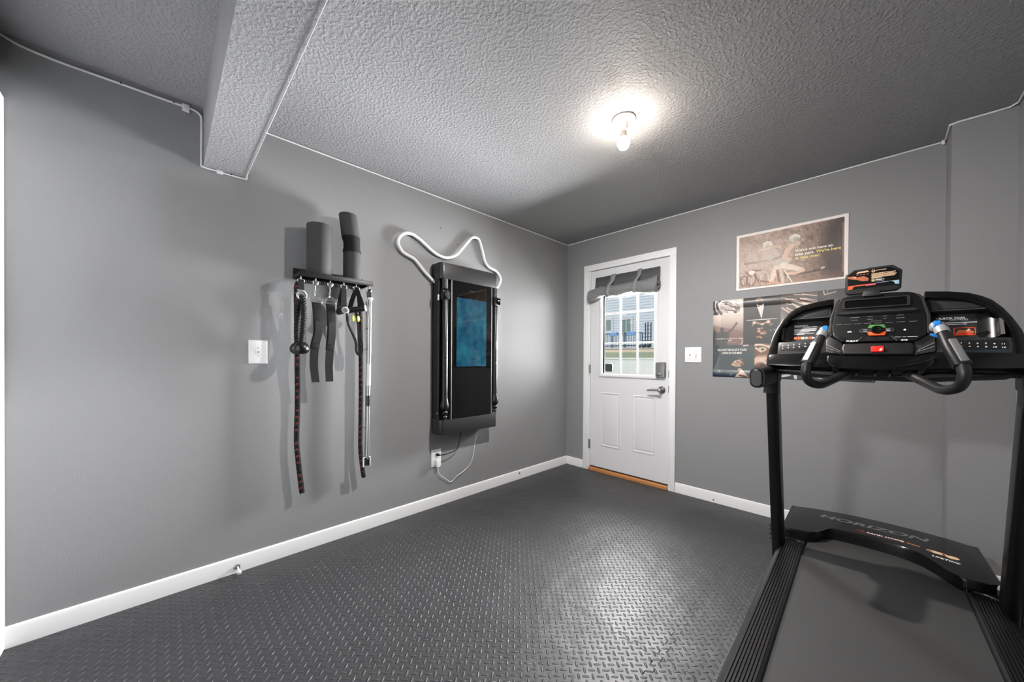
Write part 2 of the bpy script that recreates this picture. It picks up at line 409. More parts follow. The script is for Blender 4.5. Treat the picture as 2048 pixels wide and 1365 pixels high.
def casing():
    b = MB(); f = -0.017
    # flat boards with a bevelled inner edge, mitred by overlapping heights
    b.box(0.2245, 0.286, f, 0, 0, 2.041).box(1.1045, 1.160, f, 0, 0, 2.041).box(0.2245, 1.160, f, 0, 2.041, 2.101)
    struct('trim_1', b, 'trim', 'white door casing around the glass door', bevel=0.003)
    j = MB().box(0.279, 0.293, 0, 0.12, 0, DZ).box(1.097, 1.110, 0, 0.12, 0, DZ).box(0.279, 1.110, 0, 0.12, 2.040, 2.052)
    j.box(0.292, 0.312, 0.0475, 0.075, 0, DZ).box(1.080, 1.098, 0.0475, 0.075, 0, DZ).box(0.292, 1.098, 0.0475, 0.075, 2.018, 2.042)
    struct('trim_2', j, 'trim', 'white door jamb', smooth=False)
    t = MB().prism([(-0.014, 0.0), (-0.014, 0.022), (-0.006, 0.030), (0.06, 0.034), (0.12, 0.030), (0.12, 0.0)], 0.293, 1.097, lambda a, q, w: Vector((w, a, q)))
    struct('trim_3', t, 'wood', 'wooden threshold under the door', smooth=False)
    struct('trim_4', MB().box(0.298, 1.094, 0.008, 0.046, 0.034, 0.0455), 'darkseal', 'dark weather seal under the door', smooth=False)
    # the second doorway, in the wall behind the camera: only its casing edge shows at the left
    c = MB(); y0, y1 = BACK, BACK + 0.018
    c.box(0.001, 0.066, y0, y1, 0, 2.135).box(0.880, 0.945, y0, y1, 0, 2.135).box(0.066, 0.880, y0, y1, 2.07, 2.135)
    struct('trim_5', c, 'trim', 'white casing of the doorway at the left edge', bevel=0.003)
    struct('door_2', MB().box(0.066, 0.880, y0, y0 + 0.008, 0.01, 2.07), 'door', 'white door in the wall behind the camera', smooth=False)
casing()

# ---------------------------------------------------------------- cloth blind rolled up over the door glass
def blind():
    t = empty('door_blind', (0.68, 0.0, 1.96), 'grey cloth blind rolled up and tied over the door glass', 'blind')
    b = MB(); n = 26
    for yy in (-0.012, -0.020):
        pass
    vs = []; fs = []
    for i in range(n + 1):
        x = 0.367 + (1.020 - 0.367) * i / n
        for z, y in ((1.960, -0.0115), (1.90, -0.016), (1.84, -0.024), (1.80, -0.026)):
            vs.append((x, y + 0.0025 * math.sin(x * 37 + z * 9), z + 0.004 * (x - 0.7)))
    for i in range(n):
        for q in range(3): fs.append((i * 4 + q, i * 4 + 4 + q, i * 4 + 5 + q, i * 4 + 1 + q))
    b.add(vs, fs); o = obj('cloth_band', b, 'clothband', t)
    md = o.modifiers.new('thick', 'SOLIDIFY'); md.thickness = 0.003
    # the sagging roll
    keys = [(0.312, 1.772, 0.042, 0.060), (0.34, 1.776, 0.044, 0.062), (0.40, 1.792, 0.040, 0.056), (0.455, 1.806, 0.036, 0.048), (0.515, 1.806, 0.032, 0.046), (0.575, 1.803, 0.038, 0.050), (0.65, 1.800, 0.042, 0.054),
            (0.73, 1.806, 0.038, 0.049), (0.795, 1.812, 0.033, 0.045), (0.86, 1.803, 0.040, 0.054), (0.93, 1.797, 0.044, 0.066), (0.985, 1.803, 0.042, 0.070), (1.018, 1.818, 0.034, 0.058)]
    path = spline([(k[0], k[2], k[1]) for k in keys], 6); rad = spline([(k[3], k[2], 0) for k in keys], 6)
    k2 = 40; vs = []; fs = []
    for i, (p, r) in enumerate(zip(path, rad)):
        x = p.x
        tie = math.exp(-((x - 0.515) / 0.05) ** 2) + math.exp(-((x - 0.80) / 0.05) ** 2)
        for q in range(k2):
            a = 2 * PI * q / k2
            wr = 1 + 0.035 * math.sin(3 * a + x * 22) + 0.05 * tie * math.sin(7 * a + x * 30) + 0.03 * math.sin(11 * a - x * 60) * (0.3 + tie) + 0.02 * math.sin(5 * a + x * 95)
            vs.append((x + 0.004 * math.sin(a * 2 + 1), -0.016 - 0.030 - (0.030 + r.y * 0.35) * math.cos(a) * wr, p.z + r.x * math.sin(a) * wr))
    m_ = len(path)
    for i in range(m_ - 1):
        for q in range(k2): fs.append((i * k2 + q, i * k2 + (q + 1) % k2, (i + 1) * k2 + (q + 1) % k2, (i + 1) * k2 + q))
    # hollow scroll ends
    for i0, s_ in ((0, 1), (m_ - 1, -1)):
        base = len(vs); c = path[i0]
        for rr, dx in ((0.72, 0.0), (0.62, 0.030), (0.40, 0.034), (0.33, 0.0), (0.2, 0.03)):
            for q in range(k2):
                v = vs[i0 * k2 + q]; cc = Vector((c.x, -0.046, c.z)); w = cc + (Vector(v) - cc) * rr
                vs.append((w.x + dx * s_, w.y, w.z))
        rings = [i0 * k2] + [base + k2 * j for j in range(5)]
        for a_, c_ in zip(rings, rings[1:]):
            for q in range(k2): fs.append((a_ + q, a_ + (q + 1) % k2, c_ + (q + 1) % k2, c_ + q))
        fs.append(tuple(range(rings[-1], rings[-1] + k2)))
    obj('cloth_roll', MB().add(vs, fs), 'cloth', t, ang=60)
    for x0, x1, lean in ((0.538, 0.588, -0.030), (0.815, 0.853, -0.026)):
        vs = []; fs = []; prof = [(1.968, -0.011), (1.95, -0.020), (1.90, -0.030), (1.87, -0.060), (1.84, -0.082), (1.80, -0.092), (1.765, -0.080), (1.748, -0.060), (1.742, -0.03)]
        for i, (z, y) in enumerate(prof):
            dx = lean * min(1, (1.968 - z) / 0.2)
            for s_ in (0, 1): vs.append(((x0, x1)[s_] + dx + (0.004 if s_ else -0.002) * math.sin(i), y, z + 0.006 * (x0 > 0.7)))
        for i in range(len(prof) - 1): fs.append((2 * i, 2 * i + 1, 2 * i + 3, 2 * i + 2))
        o = obj('cloth_tie', MB().add(vs, fs), 'ties', t); md = o.modifiers.new('thick', 'SOLIDIFY'); md.thickness = 0.0025
blind()

# ---------------------------------------------------------------- small fittings
def wall_plate(T, w, h, name, label, cat, build):
    t = empty(name, T(0, 0, 0), label, cat)
    obj('cover_plate', MB().prism(rrect(w, h, 0.003, 2), 0.0, 0.006, T, top=rrect(w - 0.006, h - 0.006, 0.003, 2)), 'white', t, bevel=0.0008)
    build(t, T); return t
LW = lambda y, z: (lambda a, b, w: Vector((w, y + a, z + b)))
FW = lambda x, z: (lambda a, b, w: Vector((x + a, -w, z + b)))
def jack(t, T):
    obj('jack', MB().prism(rrect(0.020, 0.030, 0.003, 2), 0.005, 0.0075, T), 'white', t)
    obj('jack_socket', MB().prism(rrect(0.009, 0.008, 0.001, 1), 0.0075, 0.0080, T), 'silverplastic', t)
    for z in (0.022, -0.022): obj('screw', MB().lathe([(0.003, 0), (0.003, 0.0012)], T(0.0, z, 0.006), (1, 0, 0), 10), 'silverplastic', t)
wall_plate(LW(-2.7765, 1.166), 0.086, 0.130, 'phone_jack_plate', 'white wall plate with a jack beside the attachment rack', 'wall plate', jack)
def toggles(t, T):
    for a, up in ((-0.023, 1), (0.023, -1)):
        obj('toggle', MB().prism([(-0.005, -0.011), (0.005, -0.011), (0.005, 0.011), (-0.005, 0.011)], 0.005, 0.018, lambda x, z, w: T(a + x, z * (1 if w < 0.01 else 0.45) + (0.006 * up if w > 0.01 else 0), w)), 'white', t, bevel=0.001)
        for z in (0.030, -0.030): obj('screw', MB().lathe([(0.003, 0), (0.003, 0.001)], T(a, z, 0.006), (0, -1, 0), 10), 'silverplastic', t)
wall_plate(FW(1.296, 1.177), 0.131, 0.129, 'light_switch', 'white double light switch on the wall right of the door', 'light switch', toggles)
def duplex(t, T):
    for z in (0.027, -0.027):
        s = obj('socket_face', MB().prism(rrect(0.034, 0.042, 0.012, 4), 0.005, 0.0072, lambda a, b, w: T(a, b + z, w)), 'white', t)
        sl = MB()
        for a, hh in ((-0.0065, 0.008), (0.0065, 0.0065)): sl.prism([(a - 0.001, z - hh / 2 + 0.005), (a + 0.001, z - hh / 2 + 0.005), (a + 0.001, z + hh / 2 + 0.005), (a - 0.001, z + hh / 2 + 0.005)], 0.0070, 0.0076, T)
        obj('slots', sl, 'greydot', s)
OUT = LW(-1.648, 0.3705)
wall_plate(OUT, 0.088, 0.134, 'wall_outlet', 'white wall outlet under the wall trainer', 'outlet', duplex)

def cords():
    t = empty('power_cord', OUT(0, 0.027, 0.008), 'black power cord from the upper socket up to the wall trainer', 'power cord')
    p = MB().prism(rrect(0.026, 0.022, 0.006, 3), 0.0078, 0.036, lambda a, b, w: OUT(a + 0.003, b + 0.027, w), top=rrect(0.016, 0.016, 0.005, 3))
    obj('plug', p, 'black', t, bevel=0.001)
    obj('cord', MB().tube(spline([(0.034, -1.645, 0.398), (0.05, -1.615, 0.398), (0.05, -1.56, 0.402), (0.045, -1.500, 0.412), (0.04, -1.468, 0.440), (0.036, -1.455, 0.480), (0.04, -1.446, 0.535), (0.045, -1.44, 0.575)], 6), 0.0042, 8), 'black', t)
    t = empty('charger', OUT(0, -0.027, 0.008), 'white usb charger in the lower socket with a thin white cable', 'charger')
    obj('charger_block', MB().prism(rrect(0.030, 0.052, 0.004, 3), 0.0078, 0.040, lambda a, b, w: OUT(a - 0.002, b - 0.036, w)), 'white', t, bevel=0.001)
    obj('charge_cable', MB().tube(spline([(0.026, -1.650, 0.310), (0.024, -1.645, 0.285), (0.02, -1.625, 0.241), (0.018, -1.579, 0.203), (0.016, -1.518, 0.161), (0.018, -1.461, 0.196), (0.018, -1.412, 0.213), (0.02, -1.346, 0.252), (0.022, -1.310, 0.316), (0.022, -1.284, 0.437), (0.024, -1.258, 0.529), (0.03, -1.255, 0.575)], 6), 0.0022, 6), 'whitecord', t)
cords()
def door_stop(y, label):
    t = empty('door_stop', (0.013, y, 0.030), label, 'door stop', )
    obj('stop_base', MB().lathe([(0.013, 0), (0.012, 0.006), (0.006, 0.010)], (0.0125, y, 0.032), (1, 0, 0), 16), 'nickel', t)
    obj('rod', MB().tube([(0.020, y, 0.032), (0.066, y, 0.028)], 0.0042, 10), 'white', t)
    obj('rubber_tip', MB().lathe([(0.009, 0), (0.0105, 0.008), (0.010, 0.017), (0.006, 0.019)], (0.064, y, 0.028), (1, 0, -0.08), 14), 'white', t)
door_stop(-2.867, 'white door stop on the left baseboard below the attachment rack')
def plug(name, c, ax, r, m_, label, cat):
    tag(obj(name, MB().lathe([(r, 0), (r * 0.9, 0.003), (r * 0.4, 0.004)], c, ax, 14), m_), label, cat)
plug('screw_cap', (0.012, -0.743, 0.056), (1, 0, 0), 0.010, 'greydot', 'small grey screw cap on the left baseboard past the wall trainer', 'screw')
plug('nail_head', (1.462, -0.012, 0.022), (0, -1, 0), 0.007, 'greydot', 'small grey mark on the far baseboard right of the door', 'nail')
plug('wall_anchor', (0.0, -1.618, 2.145), (1, 0, 0), 0.006, 'greydot', 'small wall anchor above the looped white cord, near the ceiling', 'wall anchor')
plug('wall_anchor', (0.0, -1.458, 2.051), (1, 0, 0), 0.004, 'greydot', 'tiny nail hole in the dip of the looped white cord', 'wall anchor')

def ceiling_light():
    c = Vector((1.437, -1.443, H))
    t = empty('ceiling_light', c, 'bare lit bulb in a white porcelain lampholder on the ceiling', 'ceiling light')
    obj('lampholder', MB().lathe([(0.058, 0), (0.060, 0.006), (0.056, 0.016), (0.050, 0.020), (0.026, 0.023), (0.0235, 0.030), (0.022, 0.058), (0.018, 0.060)], c, (0, 0, -1), 32), 'porcelain', t)
    for a in (R(70), R(250)): obj('screw', MB().lathe([(0.004, 0), (0.003, 0.003)], c + Vector((0.040 * math.cos(a), 0.040 * math.sin(a), -0.0205)), (0, 0, -1), 10), 'greydot', t)
    obj('bulb_collar', MB().lathe([(0.0135, 0.056), (0.015, 0.075), (0.020, 0.090), (0.024, 0.098)], c, (0, 0, -1), 28), 'bulbbase', t)
    obj('bulb_neck', MB().lathe([(0.0238, 0.098), (0.0270, 0.104), (0.0298, 0.113), (0.0305, 0.1205), (0.0295, 0.131), (0.0255, 0.142), (0.0200, 0.1482)], c, (0, 0, -1), 28), 'bulbneck', t)
    obj('bulb', MB().lathe([(0.0199, 0.1483), (0.014, 0.1512), (0.006, 0.1530), (0.0004, 0.1532)], c, (0, 0, -1), 28), 'bulb', t)
ceiling_light()

def cable():
    t = empty('ceiling_cable', (0.006, -3.2, 2.34), 'thin white cable tacked along the ceiling line and around the beam', 'cable')
    r = 0.0048; zc = H - 0.006
    pts = [(0.007, -3.600, 2.372), (0.007, -3.59, 2.369), (0.007, -3.575, 2.362), (0.007, -3.54, 2.352), (0.007, -3.45, 2.3455), (0.007, -3.30, 2.348), (0.007, -3.19, 2.3485), (0.007, -3.07, 2.351), (0.007, -3.035, 2.350), (0.007, -3.016, 2.338), (0.0065, -3.0105, 2.315), (0.0065, -3.0105, 2.20), (0.0065, -3.0105, 2.100), (0.0065, -3.004, 2.0865), (0.0065, -2.95, 2.0845), (0.0065, -2.840, 2.0845), (0.0065, -2.8305, 2.088), (0.0065, -2.8295, 2.12), (0.0065, -2.8295, 2.34), (0.0065, -2.8275, 2.3685), (0.0065, -2.80, 2.3725)]
    obj('cable_run', MB().tube(spline(pts, 5), r, 8), 'cable', t)
    obj('beam_edge_line', MB().tube([(0.008, -2.8330, 2.0870), (0.5, -2.8330, 2.0870), (W_R - 0.002, -2.8330, 2.0870)], 0.0010, 6), 'cable', t)  # thin white line along the beam's lower far edge
    pts2 = [(0.0065, -2.80, 2.3725), (0.0065, -1.6, zc - 0.001), (0.0065, -0.03, zc - 0.001), (0.016, -0.012, zc - 0.001), (0.03, -0.0065, zc - 0.001), (1.2, -0.0065, zc), (PX - 0.02, -0.0065, zc - 0.002), (PX - 0.009, -0.02, zc - 0.004), (PX - 0.0065, -0.06, zc - 0.004), (PX - 0.0065, PY - 0.0, zc), (PX + 0.02, PY - 0.0065, zc), (W_R - 0.03, PY - 0.0065, zc - 0.002), (W_R - 0.0065, PY - 0.03, zc), (W_R - 0.0065, PY - 2.9, zc)]
    obj('cable_run', MB().tube(pts2, r, 8), 'cable', t)
    for c, s_ in (((0.008, -3.068, 2.346), (0.006, 0.013, 0.016)), ((0.008, -2.940, 2.0845), (0.006, 0.013, 0.011)), ((PX - 0.012, -0.008, zc - 0.003), (0.006, 0.008, 0.014))):
        obj('cable_clip', MB().box(c[0] - s_[0], c[0] + s_[0], c[1] - s_[1], c[1] + s_[1], c[2] - s_[2], c[2] + s_[2]), 'cable', t, bevel=0.002)
    for y, z in ((-3.28, 2.3485), (-3.11, 2.350)): obj('nail', MB().lathe([(0.003, 0), (0.003, 0.006)], (0.009, y, z), (1, 0, 0), 8), 'dkgrey', t)
    for y in (-2.895,): obj('nail', MB().lathe([(0.0025, 0), (0.0025, 0.006)], (0.009, y, 2.0855), (1, 0, 0), 8), 'dkgrey', t)
cable()
# ---------------------------------------------------------------- attachment rack on the left wall
RY0, RY1, RD = -2.612, -2.212, 0.166
HOOKS = [-2.607, -2.533, -2.457, -2.382, -2.309, -2.233]
HZ = 1.5835
def rack():
    t = empty('attachment_rack', (0, -2.41, 1.61), 'black metal wall rack with a shelf on top and six hooks below', 'rack')
    obj('shelf_plate', MB().box(0.003, RD, RY0, RY1, 1.606, 1.613), 'black', t, bevel=0.001)
    obj('back_plate', MB().box(0.001, 0.008, RY0, RY1, 1.590, 1.654), 'black', t, bevel=0.001)
    obj('front_lip', MB().box(RD - 0.004, RD, RY0, RY1, 1.584, 1.607), 'black', t, bevel=0.0015)
    for y in (RY0 + 0.003, RY1 - 0.003):
        obj('end_bracket', MB().prism([(0.004, 1.590), (0.03, 1.590), (RD - 0.004, 1.600), (RD - 0.004, 1.6085), (0.004, 1.6085)], y - 0.0025, y + 0.0025, lambda a, b, w: Vector((a, w, b))), 'black', t)
    for y in HOOKS:
        obj('hook', MB().tube(spline([(0.142, y, 1.608), (0.142, y, 1.596), (0.1455, y, 1.587), (0.152, y, 1.5835), (0.158, y, 1.587), (0.160, y, 1.594)], 4), 0.0032, 8), 'black', t)
rack()
def rings_body(name, rings, m_, parent, n=32, hollow=0.0):
    """rings: (x, y, z, r) stacked cross-sections"""
    vs = []; fs = []
    for x, y, z, r in rings:
        for q in range(n): a = 2 * PI * q / n; vs.append((x + r * math.cos(a), y + r * math.sin(a), z))
    k = len(rings)
    for i in range(k - 1):
        for q in range(n): fs.append((i * n + q, i * n + (q + 1) % n, (i + 1) * n + (q + 1) % n, (i + 1) * n + q))
    fs += [tuple(range(n))[::-1], tuple(range((k - 1) * n, k * n))]
    return obj(name, MB().add(vs, fs), m_, parent)
def roller():
    cx, cy, r = 0.086, -2.497, 0.0655
    t = empty('foam_roller', (cx, cy, 1.613), 'dark grey foam roller with raised lettering standing on the rack shelf', 'foam roller')
    z0 = 1.613
    rings_body('foam_body', [(cx, cy, z0, r - 0.004), (cx, cy, z0 + 0.004, r), (cx, cy, z0 + 0.288, r), (cx, cy, z0 + 0.2935, r - 0.002), (cx, cy, z0 + 0.296, r - 0.008), (cx, cy, z0 + 0.296, r - 0.030), (cx, cy, z0 + 0.27, r - 0.031)], 'foam', t, 48)
    # lettering runs down the side that faces into the room
    b = MB()
    def T(a, q, w):
        ang = R(12) + q / r; return Vector((cx + (r + w) * math.cos(ang), cy + (r + w) * math.sin(ang), z0 + 0.185 - a))
    text_mb(b, 'IGYAS', 0.0115, T, xs=1.35, depth=0.0006, space=1.35)
    obj('raised_lettering', b, 'dkgrey', t, smooth=False)
roller()
def pad():
    t = empty('barbell_pad', (0.088, -2.312, 1.613), 'bent dark grey barbell pad with a black strap around its middle, on the rack shelf', 'barbell pad')
    z = 1.613; x = 0.088
    rings_body('foam_lower', [(x, -2.312, z, 0.047), (x, -2.312, z + 0.004, 0.0505), (x, -2.312, z + 0.165, 0.0505), (x, -2.312, z + 0.175, 0.047)], 'foam', t, 40)
    rings_body('strap_band', [(x, -2.312, z + 0.172, 0.0515), (x, -2.3125, z + 0.178, 0.0525), (x, -2.313, z + 0.20, 0.0475), (x, -2.314, z + 0.235, 0.0475), (x, -2.318, z + 0.260, 0.0525), (x, -2.319, z + 0.268, 0.0515)], 'web', t, 40)
    vs = [(x, -2.319, z + 0.262, 0.049), (x, -2.321, z + 0.270, 0.0515)]
    for i in range(1, 8): q = i / 7; vs.append((x - 0.002 * q, -2.321 - 0.016 * q, z + 0.270 + 0.128 * q, 0.0515))
    vs += [(x - 0.002, -2.3375, z + 0.402, 0.048), (x - 0.002, -2.3375, z + 0.402, 0.022), (x - 0.002, -2.336, z + 0.38, 0.021)]
    # the cut end leans with the pad
    rings_body('foam_upper', vs, 'foam', t, 40)
pad()

def twisted(path, r, turns, strands=3, n=8, fleck=0):
    """rope of helical strands along a polyline"""
    P = [Vector(p) for p in path]; L_ = [0.0]
    for a, b in zip(P, P[1:]): L_.append(L_[-1] + (b - a).length)
    tot = L_[-1]; k = max(24, int(turns * 11)); mb = MB()
    def at(s):
        i = 0
        while i < len(L_) - 2 and L_[i + 1] < s: i += 1
        f = (s - L_[i]) / max(1e-9, L_[i + 1] - L_[i]); return P[i].lerp(P[i + 1], f)
    C = [at(tot * i / k) for i in range(k + 1)]; prev = None; fr = []
    for i in range(k + 1):
        t = (C[min(i + 1, k)] - C[max(i - 1, 0)]).normalized()
        a = t.orthogonal().normalized() if prev is None else (prev - t * prev.dot(t)).normalized()
        prev = a; fr.append((a, t.cross(a)))
    for s in range(strands):
        hel = []
        for i in range(k + 1):
            ph = 2 * PI * (turns * i / k + s / strands); a, b = fr[i]
            hel.append(C[i] + (a * math.cos(ph) + b * math.sin(ph)) * r * 0.55)
        mats = None
        if fleck and s == 0:      # red flecks where this strand comes round to the room side
            front = [(fr[i][0] * math.cos(2 * PI * turns * i / k) + fr[i][1] * math.sin(2 * PI * turns * i / k)).dot(Vector((0.80, -0.60, 0))) for i in range(k + 1)]
            mats = lambda i, q: 1 if front[i] > 0.84 and int(i / 11) % 5 != 3 else 0
        mb.sweep(hel, [(r * 0.47 * math.cos(2 * PI * q / n), r * 0.47 * math.sin(2 * PI * q / n)) for q in range(n)], mats=mats)
    return mb
def swivel(parent, y, z, w=0.034, x=0.150, m_='silver'):
    """stem and stirrup-shaped loop that hangs on a rack hook; z is the top of the stem"""
    b = MB().tube([(x, y, z), (x, y, z - 0.018)], 0.0034, 10).ball((x, y, z + 0.001), 0.0042, 10)
    b.tube(spline([(x, y - w * 0.36, z - 0.034), (x, y - w / 2, z - 0.024), (x, y - w * 0.42, z - 0.0175), (x, y, z - 0.016), (x, y + w * 0.42, z - 0.0175), (x, y + w / 2, z - 0.024), (x, y + w * 0.36, z - 0.034)], 4), 0.0030, 8)
    return obj('swivel', b, m_, parent)
def ribbon(path, w, th, wdir=(0, 1, 0)):
    """flat strap along path, width along wdir"""
    P = [Vector(p) for p in path]; wd = Vector(wdir); vs = []; fs = []; n = len(P)
    for i in range(n):
        t = (P[min(i + 1, n - 1)] - P[max(i - 1, 0)]).normalized(); nr = t.cross(wd).normalized(); ww = w(i / (n - 1)) if callable(w) else w
        for a, b in ((-1, -1), (1, -1), (1, 1), (-1, 1)): vs.append(P[i] + wd * a * ww / 2 + nr * b * th / 2)
    for i in range(n - 1):
        for q in range(4): fs.append((i * 4 + q, i * 4 + (q + 1) % 4, i * 4 + 4 + (q + 1) % 4, i * 4 + 4 + q))
    fs += [(0, 1, 2, 3), (n * 4 - 1, n * 4 - 2, n * 4 - 3, n * 4 - 4)]
    return MB().add(vs, fs)
def triceps_rope():
    y = HOOKS[0]
    t = empty('triceps_rope', (0.15, y, HZ), 'short doubled black rope with rubber ball ends on the first rack hook', 'rope handle')
    swivel(t, y, HZ + 0.0002)
    obj('hanging_strap', ribbon([(0.151, y, 1.566), (0.152, y, 1.54), (0.152, y + 0.001, 1.507)], 0.029, 0.003), 'web', t)
    rb = MB(); c = Vector((0.152, y + 0.004, 1.480))
    rb.tube([c + Vector((0, 0.022 * math.cos(2 * PI * q / 24), 0.022 * math.sin(2 * PI * q / 24) )) for q in range(24)], 0.0055, 10, closed=True)
    rb.box(0.148, 0.156, y - 0.018, y + 0.022, 1.500, 1.509)
    obj('ring', rb, 'silver', t, bevel=0)
    obj('rope', twisted(spline([(0.164, y - 0.001, 1.205), (0.163, y + 0.008, 1.30), (0.163, y + 0.011, 1.40), (0.160, y + 0.008, 1.456), (0.150, y + 0.004, 1.472), (0.136, y - 0.002, 1.456), (0.118, y - 0.008, 1.40), (0.094, y - 0.006, 1.30), (0.080, y - 0.001, 1.205)], 5), 0.0150, 14), 'rope', t)
    for x in (0.163, 0.080):
        obj('rubber_ball', MB().lathe([(0.014, 0.036), (0.019, 0.033), (0.031, 0.022), (0.038, 0.006), (0.0385, -0.006), (0.034, -0.019), (0.023, -0.028), (0.008, -0.031)], (x, y + 0.001, 1.187), n=28), 'ball', t)
triceps_rope()
def ankle_strap(k, pts, name_label):
    y = HOOKS[k]
    t = empty('ankle_strap', (0.15, y, HZ), name_label, 'ankle strap', 'ankle straps on the rack hooks')
    b = MB().tube([(0.150, y, HZ + 0.001), (0.150, y, HZ - 0.018)], 0.0034, 10)
    b.lathe([(0.004, 0), (0.017, 0.004), (0.0175, 0.012), (0.012, 0.022), (0.005, 0.027)], (0.150, y, HZ - 0.013), (0, 0, -1), 16)
    for i in range(len(b.v)):
        if b.v[i].z < HZ - 0.0185: b.v[i].x = 0.150 + (b.v[i].x - 0.150) * 0.35
    sw = obj('swivel', b, 'silver', t)
    b = MB().tube(spline([(0.148, y, 1.548), (0.147, y + 0.002, 1.52), (0.146, y + 0.002, 1.497), (0.146, y, 1.489), (0.150, y - 0.004, 1.484), (0.152, y - 0.006, 1.492), (0.151, y - 0.005, 1.515)], 5), 0.0026, 8)
    obj('snap_hook', b, 'chrome', t)
    yc = sum(p[0] for p in pts[:1]) ; d = MB(); a0 = []
    for q in range(13): a = PI * q / 12; a0.append((0.148, yc - 0.029 * math.cos(a), 1.452 + 0.036 * math.sin(a)))
    d.tube(a0 + [(0.148, yc + 0.029, 1.449), (0.148, yc - 0.029, 1.449)], 0.0026, 8)
    obj('d_ring', d, 'chrome', t)
    path = spline([(0.146 + dx, yy, zz) for yy, zz, dx in pts], 6)
    obj('cuff', ribbon(path[:len(path) // 2 + 2], 0.046, 0.012), 'web', t, bevel=0.002)
    obj('strap_tail', ribbon(path[len(path) // 2:], lambda q: 0.043 - 0.003 * q, 0.004), 'web', t)
    obj('stitched_panel', ribbon([(p.x + 0.0075, p.y + 0.001, p.z) for p in path[8:18]], 0.036, 0.0015), 'rubber', t)
    return t
ankle_strap(1, [(-2.529, 1.449, 0), (-2.523, 1.37, 0.006), (-2.521, 1.285, 0.008), (-2.536, 1.205, 0.004), (-2.539, 1.11, -0.006), (-2.535, 1.06, -0.010), (-2.5275, 0.9975, -0.012)], 'black ankle strap on the second rack hook, beside the doubled rope')
ankle_strap(2, [(-2.455, 1.449, 0), (-2.451, 1.37, 0.006), (-2.450, 1.285, 0.008), (-2.456, 1.200, 0.004), (-2.459, 1.10, -0.006), (-2.457, 1.06, -0.010), (-2.4545, 0.998, -0.012)], 'black ankle strap on the third rack hook, nearer the stirrup handles')
def grip_body(parent, c0, c1, r, cap='dkgrey', ringm='silverplastic'):
    c0, c1 = Vector(c0), Vector(c1); ax = (c1 - c0); L_ = ax.length
    obj('grip', MB().lathe([(r * 0.92, 0), (r, L_ * 0.03), (r * 0.9, L_ * 0.2), (r * 0.97, L_ * 0.5), (r * 0.9, L_ * 0.8), (r, L_ * 0.97), (r * 0.92, L_)], c0, ax, 22), 'rubber', parent)
    for c, s_ in ((c0, -1), (c1, 1)):
        e = obj('end_cap', MB().lathe([(r * 0.95, 0), (r * 1.06, 0.002), (r * 1.06, 0.008), (r * 0.85, 0.0105), (r * 0.7, 0.0105), (r * 0.68, 0.009)], c, ax * s_, 24), ringm, parent)
        obj('end_disc', MB().lathe([(r * 0.72, 0.0), (r * 0.70, 0.0015)], c + ax.normalized() * s_ * 0.0088, ax * s_, 20), cap, e)
def handles():
    y = HOOKS[3]
    t = empty('stirrup_handle', (0.15, y, HZ), 'black stirrup handle hanging end-on, its grey round cap facing the room', 'handle', 'stirrup handles on the rack hooks')
    swivel(t, y, HZ + 0.0002)
    gx0, gx1, gz = 0.075, 0.168, 1.4175
    for i, xx in enumerate((gx0 + 0.012, gx1 - 0.012)):
        obj('strap', ribbon(spline([(0.150, y, 1.5655), (0.150 * 0.6 + xx * 0.4, y, 1.53), (xx, y - 0.001, 1.46), (xx, y - 0.001, gz + 0.012)], 4), lambda q: 0.026 + 0.006 * q, 0.003), 'web', t)
    grip_body(t, (gx0, y, gz), (gx1, y - 0.0, gz), 0.0195, 'midgrey', 'silverplastic')
    y = HOOKS[4]
    t = empty('stirrup_handle', (0.15, y, HZ), 'black stirrup handle hanging sideways with a white end cap, next to the silver bar', 'handle', 'stirrup handles on the rack hooks')
    swivel(t, y, HZ + 0.0002)
    a, b = Vector((0.112, -2.345, 1.424)), Vector((0.158, -2.262, 1.442))
    for e, s_ in ((a, 0.12), (b, -0.14)):
        q = a.lerp(b, 0.12) if e == a else a.lerp(b, 0.88)
        obj('strap', ribbon(spline([(0.150, y, 1.5655), (0.148, y + (q.y - y) * 0.25, 1.535), (0.5 * (0.15 + q.x), y + (q.y - y) * 0.7, 1.49), (q.x, q.y, q.z + 0.010)], 4), 0.027, 0.003, (0.4, 0.9, 0)), 'web', t)
    grip_body(t, a, b, 0.0185, 'white', 'white')
handles()
